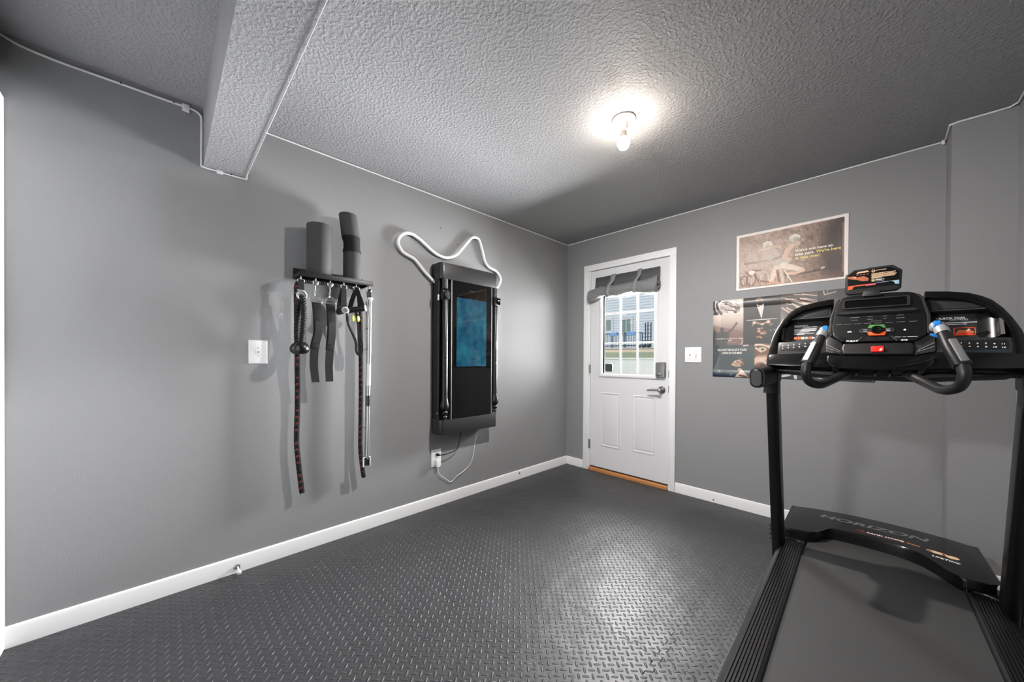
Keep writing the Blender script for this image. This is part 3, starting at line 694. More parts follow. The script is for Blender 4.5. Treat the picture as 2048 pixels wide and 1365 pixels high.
def band():
    t = empty('resistance_cord', (0.12, -2.31, 1.40), 'looped black exercise cord with two yellow-green discs, behind the sideways handle', 'exercise cord')
    p = [(0.135, -2.335, 1.446), (0.130, -2.354, 1.405), (0.122, -2.346, 1.346), (0.120, -2.320, 1.285), (0.120, -2.300, 1.235), (0.120, -2.297, 1.188), (0.120, -2.292, 1.166), (0.120, -2.282, 1.160), (0.120, -2.274, 1.180)]
    q = [(0.135, -2.300, 1.444), (0.128, -2.293, 1.40), (0.124, -2.289, 1.35), (0.122, -2.277, 1.288), (0.121, -2.264, 1.228), (0.120, -2.262, 1.180), (0.120, -2.268, 1.160), (0.120, -2.276, 1.166), (0.120, -2.280, 1.20), (0.120, -2.283, 1.28), (0.122, -2.290, 1.36), (0.13, -2.31, 1.444)]
    obj('cord', MB().tube(spline(p, 6), 0.0075, 10), 'rubber', t)
    obj('cord', MB().tube(spline(q, 6), 0.0070, 10), 'rubber', t)
    for y, z in ((-2.322, 1.377), (-2.292, 1.377)):
        c = Vector((0.138, y, z))
        o = obj('disc', MB().lathe([(0.010, -0.006), (0.017, -0.004), (0.019, 0.0), (0.017, 0.004), (0.010, 0.006)], c, (0.55, 0.8, 0.05), 22), 'yellow', t)
        obj('disc_hub', MB().lathe([(0.0105, 0.0055), (0.0095, 0.0075), (0.005, 0.0080)], c, (0.55, 0.8, 0.05), 18), 'white', o)
band()
def bar():
    y = HOOKS[5]
    t = empty('exercise_bar', (0.14, y, HZ), 'long thin silver exercise bar hanging from the last rack hook', 'exercise bar')
    swivel(t, y + 0.001, HZ + 0.0002, 0.030)
    obj('hanging_strap', ribbon([(0.149, y + 0.001, 1.566), (0.146, y + 0.002, 1.54), (0.144, y + 0.004, 1.514)], 0.026, 0.004), 'web', t)
    a, b = Vector((0.140, y + 0.012, 1.512)), Vector((0.132, y + 0.002, 0.515))
    def at(z): f = (a.z - z) / (a.z - b.z); return a.lerp(b, f)
    obj('bar_collar', MB().lathe([(0.016, 0), (0.018, 0.003), (0.018, 0.012), (0.014, 0.016)], at(1.514), (0, 0, -1), 20), 'white', t)
    obj('bar_tube', MB().tube([at(1.50), at(1.1)], 0.0115, 16), 'silver', t)
    obj('bar_sleeve', MB().tube([at(1.1), at(1.075)], 0.0122, 16), 'white', t)
    obj('bar_sleeve', MB().tube([at(1.075), at(0.965)], 0.0125, 16), 'white', t, label='white sleeve on the silver bar')
    obj('bar_tube', MB().tube([at(0.965), at(0.50)], 0.0095, 16), 'silver', t)
    gb = MB().tube([at(0.90), at(0.835)], 0.0120, 16); gb.lathe([(0.003, 0), (0.003, 0.018)], at(0.90), (0, 1, 0), 8)
    obj('button_grip', gb, 'dkgrey', t)
    o = Vector((-0.016, -0.016, 0))
    obj('side_rod', MB().tube([at(1.49) + o, at(0.50) + o * 0.8], 0.0052, 12), 'silver', t)
    for z in (1.32, 1.19, 0.70): obj('rod_clip', MB().tube([at(z) + o * 1.25, at(z) + Vector((0.004, 0.004, 0))], 0.004, 8), 'dkgrey', t)
    c = at(0.487) + Vector((0, -0.006, 0))
    fb = MB(); w, h = 0.020, 0.028
    fb.sweep([c + Vector((0.004, sy * w, sz * h)) for sy, sz in ((-1, -1), (1, -1), (1, 1), (-1, 1))], [(p * 1, q) for p, q in rrect(0.007, 0.014, 0.002, 1)], up=(1, 0, 0), closed=True)
    obj('end_frame', fb, 'white', t)
    obj('end_strap', MB().box(c.x - 0.006, c.x + 0.008, c.y - w + 0.002, c.y + w - 0.002, c.z - 0.024, c.z + 0.024), 'web', t, bevel=0.002)
bar()
def long_rope():
    pts = [(0.062, -2.578, 0.362), (0.062, -2.588, 0.46), (0.062, -2.598, 0.56), (0.060, -2.605, 0.67), (0.060, -2.601, 0.85), (0.060, -2.601, 1.0), (0.058, -2.602, 1.15), (0.050, -2.603, 1.35), (0.040, -2.602, 1.50), (0.036, -2.598, 1.555), (0.034, -2.575, 1.580), (0.034, -2.54, 1.584), (0.034, -2.46, 1.588), (0.034, -2.40, 1.5885), (0.034, -2.33, 1.588), (0.034, -2.285, 1.582), (0.036, -2.258, 1.560), (0.040, -2.247, 1.50), (0.052, -2.244, 1.35), (0.058, -2.244, 1.15), (0.058, -2.243, 0.93), (0.060, -2.245, 0.72), (0.060, -2.246, 0.56), (0.060, -2.233, 0.43), (0.060, -2.224, 0.370)]
    o = obj('battle_rope', twisted(spline(pts, 4), 0.0145, 74, fleck=2), ['rope', 'redfleck'])
    tag(o, 'long black twisted rope with red flecks draped behind the rack, both ends hanging low', 'rope')
long_rope()

# ---------------------------------------------------------------- smart wall trainer
M['armblack'] = mat('satin_black_arm', rgb(16), 0.36)
def trainer():
    Y0, Y1, Z0, Z1, D = -1.692, -1.140, 0.566, 1.848, 0.126
    t = empty('wall_trainer', (0, (Y0 + Y1) / 2, Z0), 'tall black digital wall trainer with a lit blue screen and two folded arms', 'wall trainer')
    T = lambda a, b, w: Vector((a, b, w))
    def slab(y0, y1, d0, d1, r0, r1):
        # plan outline with rounded front corners
        pts = [(d0, y0), (d1 - r0, y0)]
        for q in range(1, 6): a = R(90 * q / 5); pts.append((d1 - r0 + r0 * math.sin(a), y0 + r0 - r0 * math.cos(a)))
        for q in range(0, 6): a = R(90 * q / 5); pts.append((d1 - r1 + r1 * math.cos(a), y1 - r1 + r1 * math.sin(a)))
        pts += [(d0, y1)]; return pts
    obj('back_housing', MB().prism(slab(Y0 + 0.004, Y1 - 0.004, 0.002, 0.086, 0.012, 0.012), Z0 + 0.02, Z1 - 0.02, T), 'steelpaint', t)
    obj('top_cover', MB().prism(slab(Y0, Y1, 0.002, D, 0.030, 0.012), 1.728, Z1, T), 'metalgrey', t, bevel=0.003)
    obj('bottom_cover', MB().prism(slab(Y0, Y1, 0.002, D, 0.030, 0.012), Z0, 0.676, T), 'metalgrey', t, bevel=0.003)
    g0, g1 = -1.588, -1.197
    g = obj('glass_front', MB().box(0.08, 0.1165, g0, g1, 0.676, 1.728), 'blackpiano', t, smooth=False)
    obj('display', MB().box(0.1160, 0.1172, -1.545, -1.250, 1.075, 1.604), 'screen', g, smooth=False)
    tx = MB(); text_mb(tx, 'TONAL', 0.006, lambda a, b, w: Vector((0.1168 + w, -1.392 + a, 1.664 + b)), align='CENTER', xs=1.6, space=1.3)
    obj('maker_lettering', tx, 'midgrey', g, smooth=False)
    for y in (g0 - 0.004, g1 + 0.005): obj('edge_trim', MB().box(0.08, 0.119, y - 0.0035, y + 0.0035, 0.672, 1.73), 'silver', t, smooth=False)
    for side, yc, xc in ((-1, -1.650, 0.112), (1, -1.149, 0.108)):
        obj('arm_channel', MB().box(0.05, 0.088, yc - 0.030 if side < 0 else yc - 0.036, yc + 0.050 if side < 0 else yc + 0.008, 0.676, 1.728), 'steelpaint', t, smooth=False)
        obj('arm_post', MB().tube([(xc, yc, 1.728), (xc, yc, 1.655)], 0.023, 24), 'metalgrey', t)
        hub = obj('arm_hub', MB().prism(rrect(0.050, 0.078, 0.016, 4), -0.026, 0.026, lambda a, b, w: Vector((xc - 0.002 + a, yc + w, 1.612 + b))), 'steelpaint', t, bevel=0.004)
        ax = Vector((1, 0.15, 0)) if side < 0 else Vector((0.45, 1, 0))
        dc = Vector((xc + 0.004, yc, 1.612)) if side < 0 else Vector((xc + 0.004, yc + 0.016, 1.618))
        obj('dial', MB().lathe([(0.031, 0.0), (0.032, 0.006), (0.032, 0.024), (0.028, 0.028)], dc, ax, 26), 'blackgloss', hub)
        ax_n = ax.normalized(); a1 = Vector((-ax_n.y, ax_n.x, 0)); dots = MB()
        for i in (-1, 1):
            for j in (-1.5, -0.5, 0.5, 1.5): dots.ball(dc + ax_n * 0.0285 + a1 * i * 0.007 + Vector((0, 0, 1)) * j * 0.008, 0.0022, 6)
        obj('dial_marks', dots, 'printdim', hub)
        r = 0.0215
        obj('arm', MB().lathe([(0.018, 0), (r, -0.006), (r, -0.725), (0.022, -0.735), (0.030, -0.775), (0.0325, -0.795), (0.029, -0.815), (0.018, -0.826)], (xc + 0.004, yc, 1.575), n=28), 'armblack', t)
        obj('cable_ball', MB().ball((xc + 0.006, yc + 0.001, 0.731), 0.0205, 18), 'ball', t)
        cb = MB().ball((xc + 0.007, yc + 0.001, 0.699), 0.0155, 16).tube([(xc + 0.006, yc, 0.76), (xc + 0.006, yc, 0.685)], 0.006, 10)
        obj('cable_connector', cb, 'metalgrey', t)
        obj('connector_ring', MB().tube([(xc + 0.012 + 0.009 * math.cos(2 * PI * q / 16), yc, 0.683 + 0.007 * math.sin(2 * PI * q / 16)) for q in range(16)], 0.0022, 6, closed=True, up=(0, 1, 0)), 'chrome', t)
        if side < 0:
            obj('arm_button', MB().prism(rrect(0.016, 0.046, 0.0079, 5), 0, 0.007, lambda a, b, w: Vector((0.088 + a, Y0 + 0.004 - w, 1.589 + b))), 'white', t, bevel=0.001)
            obj('side_screw', MB().lathe([(0.007, 0), (0.006, 0.003)], (0.075, Y0 + 0.004, 0.725), (0, -1, 0), 14), 'silver', t)
        else:
            obj('arm_button', MB().prism(rrect(0.016, 0.068, 0.0079, 5), 0, 0.006, lambda a, b, w: Vector((xc + 0.022 + w, yc + a, 1.247 + b))), 'silverplastic', t, bevel=0.001)
            obj('arm_button', MB().lathe([(0.008, 0), (0.007, 0.005)], (xc + 0.022, yc, 1.098), (1, 0, 0), 14), 'white', t)
trainer()
def hose():
    p = [(0.030, -1.648, 1.690), (0.024, -1.70, 1.725), (0.022, -1.763, 1.774), (0.020, -1.845, 1.850), (0.020, -1.895, 1.868), (0.020, -1.945, 1.889), (0.020, -1.978, 1.945), (0.020, -1.950, 2.004), (0.020, -1.885, 2.031), (0.020, -1.805, 2.004), (0.020, -1.700, 1.942), (0.020, -1.640, 1.922), (0.020, -1.580, 1.918), (0.020, -1.525, 1.936), (0.020, -1.472, 1.971), (0.020, -1.373, 2.086), (0.020, -1.322, 2.138), (0.020, -1.260, 2.138), (0.020, -1.222, 2.062), (0.020, -1.188, 1.965), (0.020, -1.141, 1.924), (0.020, -1.060, 1.904), (0.022, -1.010, 1.850), (0.024, -1.030, 1.790), (0.03, -1.075, 1.745), (0.04, -1.13, 1.715)]
    tag(obj('white_cord', MB().tube(spline(p, 6), 0.0118, 14), 'whitecord'), 'thick white cord looped in waves on the wall above the trainer', 'cord')
hose()
# ---------------------------------------------------------------- posters: prints painted as colours on fine grids
class Canvas:
    def __init__(s, x0, x1, z0, z1, nx, nz, base):
        s.x0, s.x1, s.z0, s.z1, s.nx, s.nz = x0, x1, z0, z1, nx, nz
        s.X, s.Z = np.meshgrid(np.linspace(x0, x1, nx + 1), np.linspace(z0, z1, nz + 1))
        s.c = np.zeros(s.X.shape + (3,)); s.c[:] = base
        s.clip = np.ones_like(s.X)
    def region(s, x0=-9, x1=9, z0=-9, z1=9): s.clip = ((s.X >= x0) & (s.X <= x1) & (s.Z >= z0) & (s.Z <= z1)).astype(float)
    def put(s, a, col):
        a = (np.clip(a, 0, 1) * s.clip)[..., None]; s.c = s.c * (1 - a) + np.array(col, float) * a
    def noise(s, freq, seed, oct=3, sx=1.0, sz=1.0, rot=0.0):
        rs = np.random.RandomState(seed); out = np.zeros_like(s.X); amp = 1.0; tot = 0
        for o in range(oct):
            f = freq * 2 ** o; g = rs.rand(64, 64)
            xr = s.X * math.cos(rot) + s.Z * math.sin(rot); zr = -s.X * math.sin(rot) + s.Z * math.cos(rot)
            u = xr * f * sx; w = zr * f * sz; iu = np.floor(u).astype(int); iw = np.floor(w).astype(int); fu = u - iu; fw = w - iw
            fu = fu * fu * (3 - 2 * fu); fw = fw * fw * (3 - 2 * fw); G = lambda a, b: g[b % 64, a % 64]
            out += amp * ((G(iu, iw) * (1 - fu) + G(iu + 1, iw) * fu) * (1 - fw) + (G(iu, iw + 1) * (1 - fu) + G(iu + 1, iw + 1) * fu) * fw); tot += amp; amp *= 0.55
        return out / tot
    def line(s, pts, w, col, alpha=1.0, soft=0.35, w1=None):
        best = np.zeros_like(s.X); n = len(pts) - 1
        for i in range(n):
            (ax, az), (bx, bz) = pts[i], pts[i + 1]; dx, dz = bx - ax, bz - az; L_ = dx * dx + dz * dz + 1e-12
            t = np.clip(((s.X - ax) * dx + (s.Z - az) * dz) / L_, 0, 1); d = np.hypot(s.X - ax - t * dx, s.Z - az - t * dz)
            ww = w if w1 is None else w + (w1 - w) * (i + t) / n
            best = np.maximum(best, np.clip((ww / 2 - d) / (soft * ww / 2 + 1e-9) + 0.5, 0, 1))
        s.put(best * alpha, col)
    def ell(s, c, rx, rz, col, alpha=1.0, soft=0.2, rot=0.0):
        dx, dz = s.X - c[0], s.Z - c[1]; u = (dx * math.cos(rot) + dz * math.sin(rot)) / rx; w = (-dx * math.sin(rot) + dz * math.cos(rot)) / rz
        s.put(np.clip((1 - np.hypot(u, w)) / soft + 0.5, 0, 1) * alpha, col)
    def poly(s, pts, col, alpha=1.0):
        inside = np.zeros(s.X.shape, bool); n = len(pts)
        for i in range(n):
            (x1, z1), (x2, z2) = pts[i], pts[(i + 1) % n]
            cond = ((z1 > s.Z) != (z2 > s.Z)) & (s.X < (x2 - x1) * (s.Z - z1) / (z2 - z1 + 1e-12) + x1); inside ^= cond
        s.put(inside * alpha, col)
    def build(s, name, m_, parent, bulge):
        vs = [(x, -bulge(x, z), z) for x, z in zip(s.X.ravel(), s.Z.ravel())]; w = s.nx + 1
        fs = [(j * w + i, j * w + i + 1, (j + 1) * w + i + 1, (j + 1) * w + i) for j in range(s.nz) for i in range(s.nx)]
        me = bpy.data.meshes.new(name); root = ORG[parent.name]
        me.from_pydata([Vector(v) - root for v in vs], [], fs); me.materials.append(M[m_])
        c = np.clip(s.c, 0, 255) / 255.0; c = np.where(c <= 0.04045, c / 12.92, ((c + 0.055) / 1.055) ** 2.4)
        at = me.attributes.new('print', 'FLOAT_COLOR', 'POINT'); at.data.foreach_set('color', np.concatenate([c, np.ones(c.shape[:2] + (1,))], -1).astype(np.float32).ravel())
        me.polygons.foreach_set('use_smooth', [True] * len(fs)); me.update()
        o = bpy.data.objects.new(name, me); link(o, parent); ORG[o.name] = root
        md = o.modifiers.new('paper', 'SOLIDIFY'); md.thickness = 0.0006; md.offset = -1
        return o

def cyclist_poster():
    x0, x1, z0, z1 = 1.603, 2.229, 1.667, 2.086
    t = empty('sports_poster', (x0, 0, z0), 'brown cycling poster with a white border on the far wall above the treadmill', 'poster')
    C = Canvas(x0, x1, z0, z1, 260, 174, (232, 220, 214))
    ix0, ix1, iz0, iz1 = 1.6205, 2.2095, 1.681, 2.068
    C.region(ix0, ix1, iz0, iz1)
    C.put(np.ones_like(C.X), (150, 126, 112))
    n1 = C.noise(22, 1, 4); n2 = C.noise(80, 2, 3, 1.0, 0.6, 0.5)
    C.put((n1 - 0.35) * 1.6, (176, 152, 138)); C.put((0.52 - n2) * 2.0, (92, 72, 62)); C.put((n2 - 0.62) * 2.6, (205, 186, 172))
    C.put(np.clip((C.X - 1.97) * 3.2, 0, 0.55) * (0.4 + n1), (74, 58, 52))
    C.ell((2.19, 2.00), 0.07, 0.14, (48, 38, 34), 0.75, 0.9, -0.35); C.ell((2.185, 1.75), 0.075, 0.11, (52, 38, 34), 0.7, 0.9, 0.3)
    C.line([(2.205, 2.03), (2.205, 1.72)], 0.012, (158, 136, 122), 0.6, 1.0)
    C.put(np.clip((1.95 - C.X) * 1.6, 0, 0.42), (196, 174, 160))
    C.line([(1.623, 2.066), (1.79, 1.985)], 0.05, (120, 100, 88), 0.35, 1.0)
    C.put(np.clip((1.74 - C.Z) * 7, 0, 0.55) * (0.4 + n2), (150, 104, 86))
    C.line([(1.66, 1.862), (1.778, 1.862), (1.848, 1.870), (1.948, 1.862), (1.965, 1.82)], 0.016, (92, 78, 70), 0.65, 0.8)
    C.line([(1.90, 1.742), (1.97, 1.734), (2.05, 1.742), (2.15, 1.752)], 0.012, (70, 50, 44), 0.7, 0.9)
    for i in range(40):      # dry grass strokes
        rs = np.random.RandomState(100 + i); gx = 1.63 + rs.rand() * 0.30; gz = 1.685 + rs.rand() * 0.03
        C.line([(gx, gz), (gx + (rs.rand() - 0.5) * 0.03, gz + 0.03 + rs.rand() * 0.035)], 0.004, (226, 204, 184) if i % 3 else (96, 66, 56), 0.65, 0.8)
    C.put(np.clip(1.0 - np.hypot((C.X - 1.80) / 0.27, (C.Z - 1.87) / 0.22), 0, 1) * 0.6, (206, 188, 175))
    # bicycles
    for cx, cz, r in ((1.70, 1.738, 0.045), (1.655, 1.735, 0.036)):
        a = np.linspace(0, 2 * PI, 26); C.line([(cx + r * 0.62 * math.cos(q), cz + r * math.sin(q)) for q in a], 0.007, (96, 66, 58), 0.85)
    for q in ((1.668, 1.80, 1.70, 1.76), (1.71, 1.81, 1.745, 1.72), (1.72, 1.80, 1.76, 1.80), (1.76, 1.72, 1.83, 1.70)): C.line([(q[0], q[1]), (q[2], q[3])], 0.012, (122, 84, 72), 0.85)
    C.ell((1.705, 1.79), 0.020, 0.016, (232, 220, 208), 0.85)
    # rear rider
    C.poly([(1.759, 1.946), (1.80, 1.952), (1.847, 1.945), (1.872, 1.885), (1.813, 1.861), (1.775, 1.875)], (196, 184, 174), 0.75)
    for q in range(5): C.line([(1.76 + 0.004 * q, 1.935 - 0.015 * q), (1.86, 1.938 - 0.015 * q)], 0.003, (158, 142, 132), 0.7)
    C.ell((1.797, 1.975), 0.027, 0.030, (214, 206, 194), 0.85); C.ell((1.80, 1.962), 0.014, 0.014, (176, 160, 146), 0.8); C.line([(1.774, 1.992), (1.815, 1.996), (1.826, 1.972)], 0.007, (232, 226, 216), 0.9)
    C.line([(1.752, 1.947), (1.78, 1.95), (1.84, 1.956), (1.87, 1.948)], 0.014, (214, 186, 166), 0.8)
    # front rider
    C.poly([(1.968, 1.953), (1.938, 1.953), (1.903, 1.915), (1.878, 1.865), (1.906, 1.838), (1.945, 1.86), (1.955, 1.91)], (176, 148, 130), 0.75)
    C.poly([(1.83, 1.848), (1.878, 1.868), (1.925, 1.858), (1.925, 1.822), (1.885, 1.808), (1.84, 1.812)], (186, 180, 172), 0.75)
    C.ell((1.955, 1.990), 0.030, 0.027, (208, 202, 188), 0.9); C.line([(1.928, 1.995), (1.955, 2.014), (1.985, 1.992)], 0.009, (228, 222, 210), 0.85); C.ell((1.965, 1.979), 0.018, 0.013, (150, 140, 128), 0.7)
    C.ell((1.973, 1.948), 0.013, 0.016, (214, 184, 164), 0.75)
    C.line([(1.944, 1.945), (1.918, 1.918), (1.90, 1.87)], 0.030, (214, 182, 162), 0.85, 0.4)
    C.line([(1.905, 1.862), (1.93, 1.845)], 0.022, (206, 176, 156), 0.85)
    C.line([(1.893, 1.810), (1.948, 1.785), (2.000, 1.760)], 0.044, (222, 204, 190), 0.92, 0.3, 0.026); C.line([(2.000, 1.760), (1.965, 1.745), (1.925, 1.747)], 0.022, (212, 176, 154), 0.9)
    C.line([(1.852, 1.800), (1.838, 1.752), (1.822, 1.706)], 0.036, (222, 196, 178), 0.92, 0.3, 0.022); C.line([(1.822, 1.700), (1.89, 1.688)], 0.018, (196, 150, 128), 0.9)
    C.line([(1.872, 1.80), (1.888, 1.74), (1.893, 1.688)], 0.014, (206, 190, 176), 0.8); C.line([(1.899, 1.777), (1.943, 1.684)], 0.0055, (240, 226, 212), 0.95)
    C.line([(1.858, 1.78), (1.872, 1.70)], 0.014, (116, 78, 66), 0.8); C.ell((2.105, 1.757), 0.012, 0.006, (226, 214, 200), 0.8, 0.4, 0.4)
    g2 = C.noise(150, 9, 2); C.put((0.5 - g2) * 0.35, (96, 78, 68)); C.put((g2 - 0.55) * 0.35, (230, 214, 202))
    bulge = lambda x, z: 0.0030 + 0.0018 * math.sin((x - x0) * 9) * math.sin((z - z0) * 7.5) + 0.0010 * math.sin(x * 23)
    p = C.build('printed_sheet', 'poster_matt', t, bulge)
    sl = (2.154 - 1.957)
    def T(bx, bz): return lambda a, b, w: Vector((bx + a, -bulge(bx + a, bz + b) - 0.0009, bz + b))
    w_, y_ = MB(), MB()
    text_mb(w_, "We're not here to", 0.0165, T(1.957, 1.891), fit=0.197, bold=0.03); text_mb(w_, "take part.", 0.0165, T(1.957, 1.865), fit=0.104, bold=0.03)
    text_mb(y_, "We're here", 0.0165, T(2.070, 1.865), fit=0.124, bold=0.03); text_mb(y_, "to take over.", 0.0165, T(1.957, 1.839), fit=0.134, bold=0.03)
    obj('white_lettering', w_, 'creamtext', t, smooth=False); obj('yellow_lettering', y_, 'yellowtext', t, smooth=False)
cyclist_poster()

def collage_poster():
    x0, x1, z0, z1 = 1.446, 2.353, 1.005, 1.604
    t = empty('motivational_poster', (x0, 0, z0), 'large dark glossy collage poster with slogans and animal pictures behind the treadmill', 'poster')
    C = Canvas(x0, x1, z0, z1, 380, 252, (66, 68, 70))
    n1 = C.noise(9, 5, 3); n2 = C.noise(60, 6, 3)
    C.put((n1 - 0.4) * 0.7, (86, 90, 90))
    # striped cat portrait, upper left
    C.region(x0, 1.6535, 1.492, z1); C.put(np.ones_like(C.X), (214, 204, 196)); C.put((n2 - 0.55) * 1.2, (190, 178, 170))
    for q in ([(1.452, 1.600), (1.450, 1.57), (1.455, 1.53), (1.47, 1.497)], [(1.492, 1.604), (1.474, 1.578), (1.478, 1.54), (1.503, 1.499)]): C.line(q, 0.017, (52, 44, 42), 0.9, 0.5)
    C.ell((1.465, 1.503), 0.022, 0.016, (72, 60, 56), 0.9, 0.6)
    for i in range(5): C.line([(1.502 - 0.001 * i, 1.575 - 0.013 * i), (1.510, 1.557 - 0.011 * i), (1.53, 1.540 - 0.008 * i)], 0.004, (126, 108, 100), 0.7)
    C.line([(1.516, 1.586), (1.535, 1.590), (1.556, 1.583), (1.575, 1.570)], 0.010, (70, 62, 60), 0.85, 0.5); C.ell((1.541, 1.574), 0.024, 0.012, (196, 186, 178), 1.0, 0.3, -0.15); C.ell((1.540, 1.576), 0.013, 0.0095, (54, 48, 46), 1.0, 0.3); C.ell((1.544, 1.579), 0.003, 0.003, (235, 230, 224))
    C.line([(1.556, 1.568), (1.572, 1.552), (1.60, 1.545)], 0.010, (104, 92, 88), 0.8, 0.6); C.line([(1.530, 1.528), (1.56, 1.524), (1.585, 1.520), (1.603, 1.500)], 0.009, (70, 60, 58), 0.9, 0.5)
    C.ell((1.612, 1.530), 0.017, 0.015, (110, 98, 94), 0.85, 0.5); C.line([(1.597, 1.576), (1.620, 1.556), (1.628, 1.530), (1.620, 1.505)], 0.005, (120, 108, 104), 0.9); C.ell((1.60, 1.507), 0.012, 0.010, (84, 74, 70), 0.85, 0.6); C.line([(1.54, 1.515), (1.55, 1.502)], 0.006, (90, 78, 74), 0.8)
    for i in range(26):
        rs = np.random.RandomState(300 + i); a, b = 1.475 + rs.rand() * 0.13, 1.497 + rs.rand() * 0.10
        C.line([(a, b), (a + 0.012, b - 0.006 + rs.rand() * 0.01)], 0.0022, (110, 96, 90), 0.55)
    # silhouette with a raised fist
    C.region(x0, 1.6535, 1.253, 1.492); k = np.clip((C.Z - 1.255) / 0.237, 0, 1)
    C.put(np.ones_like(C.X), (128, 104, 96)); C.put(np.clip(k * 1.7 - 0.55, 0, 1), (206, 190, 180)); C.put(np.clip((1.31 - C.Z) * 18, 0, 0.8), (112, 96, 84))
    C.poly([(x0, 1.41), (1.49, 1.40), (1.526, 1.388), (1.56, 1.382), (1.60, 1.374), (1.654, 1.356), (1.654, 1.253), (x0, 1.253)], (122, 96, 88), 0.6); C.put((n1 - 0.45) * 0.5, (150, 132, 124))
    C.poly([(1.446, 1.392), (1.456, 1.372), (1.472, 1.356), (1.49, 1.354), (1.492, 1.364), (1.524, 1.364), (1.526, 1.352), (1.547, 1.352), (1.562, 1.333), (1.552, 1.30), (1.545, 1.253), (1.446, 1.253)], (80, 80, 78), 0.95)
    C.ell((1.508, 1.373), 0.0145, 0.020, (84, 84, 82), 1.0, 0.2); C.line([(1.535, 1.345), (1.555, 1.350), (1.578, 1.374), (1.605, 1.413)], 0.024, (88, 84, 80), 0.97, 0.25, 0.011); C.ell((1.607, 1.418), 0.008, 0.0085, (86, 82, 78))
    C.put(np.clip((1.475 - C.X) * 30, 0, 0.8) * np.clip((1.40 - C.Z) * 12, 0, 1), (34, 36, 40))
    C.line([(1.535, 1.272), (1.605, 1.272)], 0.0025, (176, 164, 150), 0.7); C.line([(1.648, 1.29), (1.646, 1.27), (1.638, 1.255)], 0.009, (190, 172, 160), 0.8, 0.8)
    # suit
    C.region(1.6535, 1.882, 1.253, z1); C.put(np.ones_like(C.X), (62, 58, 56)); C.put((n1 - 0.4) * 1.2, (78, 80, 78)); C.put((n2 - 0.6) * 0.8, (92, 76, 72))
    C.ell((1.755, 1.582), 0.024, 0.017, (150, 128, 114), 0.8, 0.6); C.ell((1.757, 1.568), 0.014, 0.009, (66, 54, 50), 0.8, 0.6)
    C.poly([(1.737, 1.552), (1.745, 1.545), (1.765, 1.542), (1.782, 1.552), (1.781, 1.530), (1.768, 1.443), (1.757, 1.475), (1.742, 1.525)], (222, 208, 200), 0.97); C.poly([(1.742, 1.556), (1.778, 1.556), (1.763, 1.541)], (56, 50, 48), 0.95); C.ell((1.750, 1.535), 0.005, 0.0035, (70, 60, 56)); C.line([(1.768, 1.54), (1.768, 1.46)], 0.002, (190, 174, 166), 0.7)
    C.line([(1.673, 1.4355), (1.862, 1.4375)], 0.0042, (226, 214, 204), 0.95)
    # hands with a dumbbell, bulldog portrait
    C.put(np.clip((1.43 - C.Z) * 9, 0, 0.5), (54, 62, 62))
    C.line([(1.722, 1.417), (1.735, 1.416), (1.752, 1.407), (1.772, 1.403), (1.79, 1.411), (1.808, 1.418)], 0.012, (168, 130, 112), 0.95, 0.5); C.ell((1.722, 1.416), 0.011, 0.011, (206, 178, 160), 0.95, 0.5); C.ell((1.809, 1.417), 0.012, 0.012, (214, 186, 168), 0.95, 0.5); C.line([(1.715, 1.408), (1.712, 1.395)], 0.006, (190, 160, 144), 0.8); C.ell((1.772, 1.401), 0.012, 0.006, (222, 202, 186), 0.9, 0.5)
    C.ell((1.76, 1.335), 0.036, 0.050, (78, 58, 48), 0.8, 0.8); C.ell((1.752, 1.368), 0.010, 0.007, (204, 170, 140), 0.9, 0.6); C.ell((1.770, 1.372), 0.009, 0.010, (128, 116, 90), 0.9, 0.6); C.ell((1.752, 1.350), 0.011, 0.007, (214, 180, 150), 0.9, 0.6); C.ell((1.783, 1.338), 0.016, 0.014, (150, 118, 100), 0.9, 0.6)
    for a, b in ((1.762, 1.336), (1.772, 1.333), (1.757, 1.310), (1.742, 1.308), (1.766, 1.304)): C.ell((a, b), 0.006, 0.005, (216, 178, 146), 0.85, 0.7)
    for i in range(9): rs = np.random.RandomState(40 + i); C.ell((1.82 + rs.rand() * 0.035, 1.275 + rs.rand() * 0.13), 0.005, 0.004, (186, 156, 132), 0.85, 0.6)
    # slogan panel with an upturned face
    C.region(x0, 1.7275, z0, 1.253); C.put(np.ones_like(C.X), (74, 80, 82)); C.put((n1 - 0.4) * 0.8, (96, 102, 102))
    C.poly([(x0, 1.253), (1.490, 1.253), (1.489, 1.15), (1.470, 1.09), (1.456, 1.052), (x0, 1.04)], (44, 54, 56), 0.75); C.line([(1.49, 1.16), (1.47, 1.09), (1.452, 1.053)], 0.012, (112, 116, 116), 0.5, 1.0)
    C.poly([(x0, 1.043), (1.47, 1.036), (1.52, 1.034), (1.575, 1.032), (1.66, 1.02), (1.70, z0), (x0, z0)], (42, 58, 74), 0.9); C.poly([(x0, 1.022), (1.50, 1.012), (1.60, 1.01), (1.60, z0), (x0, z0)], (26, 34, 46), 0.8)
    C.poly([(1.647, 1.140), (1.625, 1.137), (1.600, 1.133), (1.586, 1.118), (1.574, 1.099), (1.588, 1.094), (1.600, 1.087), (1.622, 1.085), (1.640, 1.090), (1.657, 1.106), (1.660, 1.122)], (196, 170, 150), 0.95)
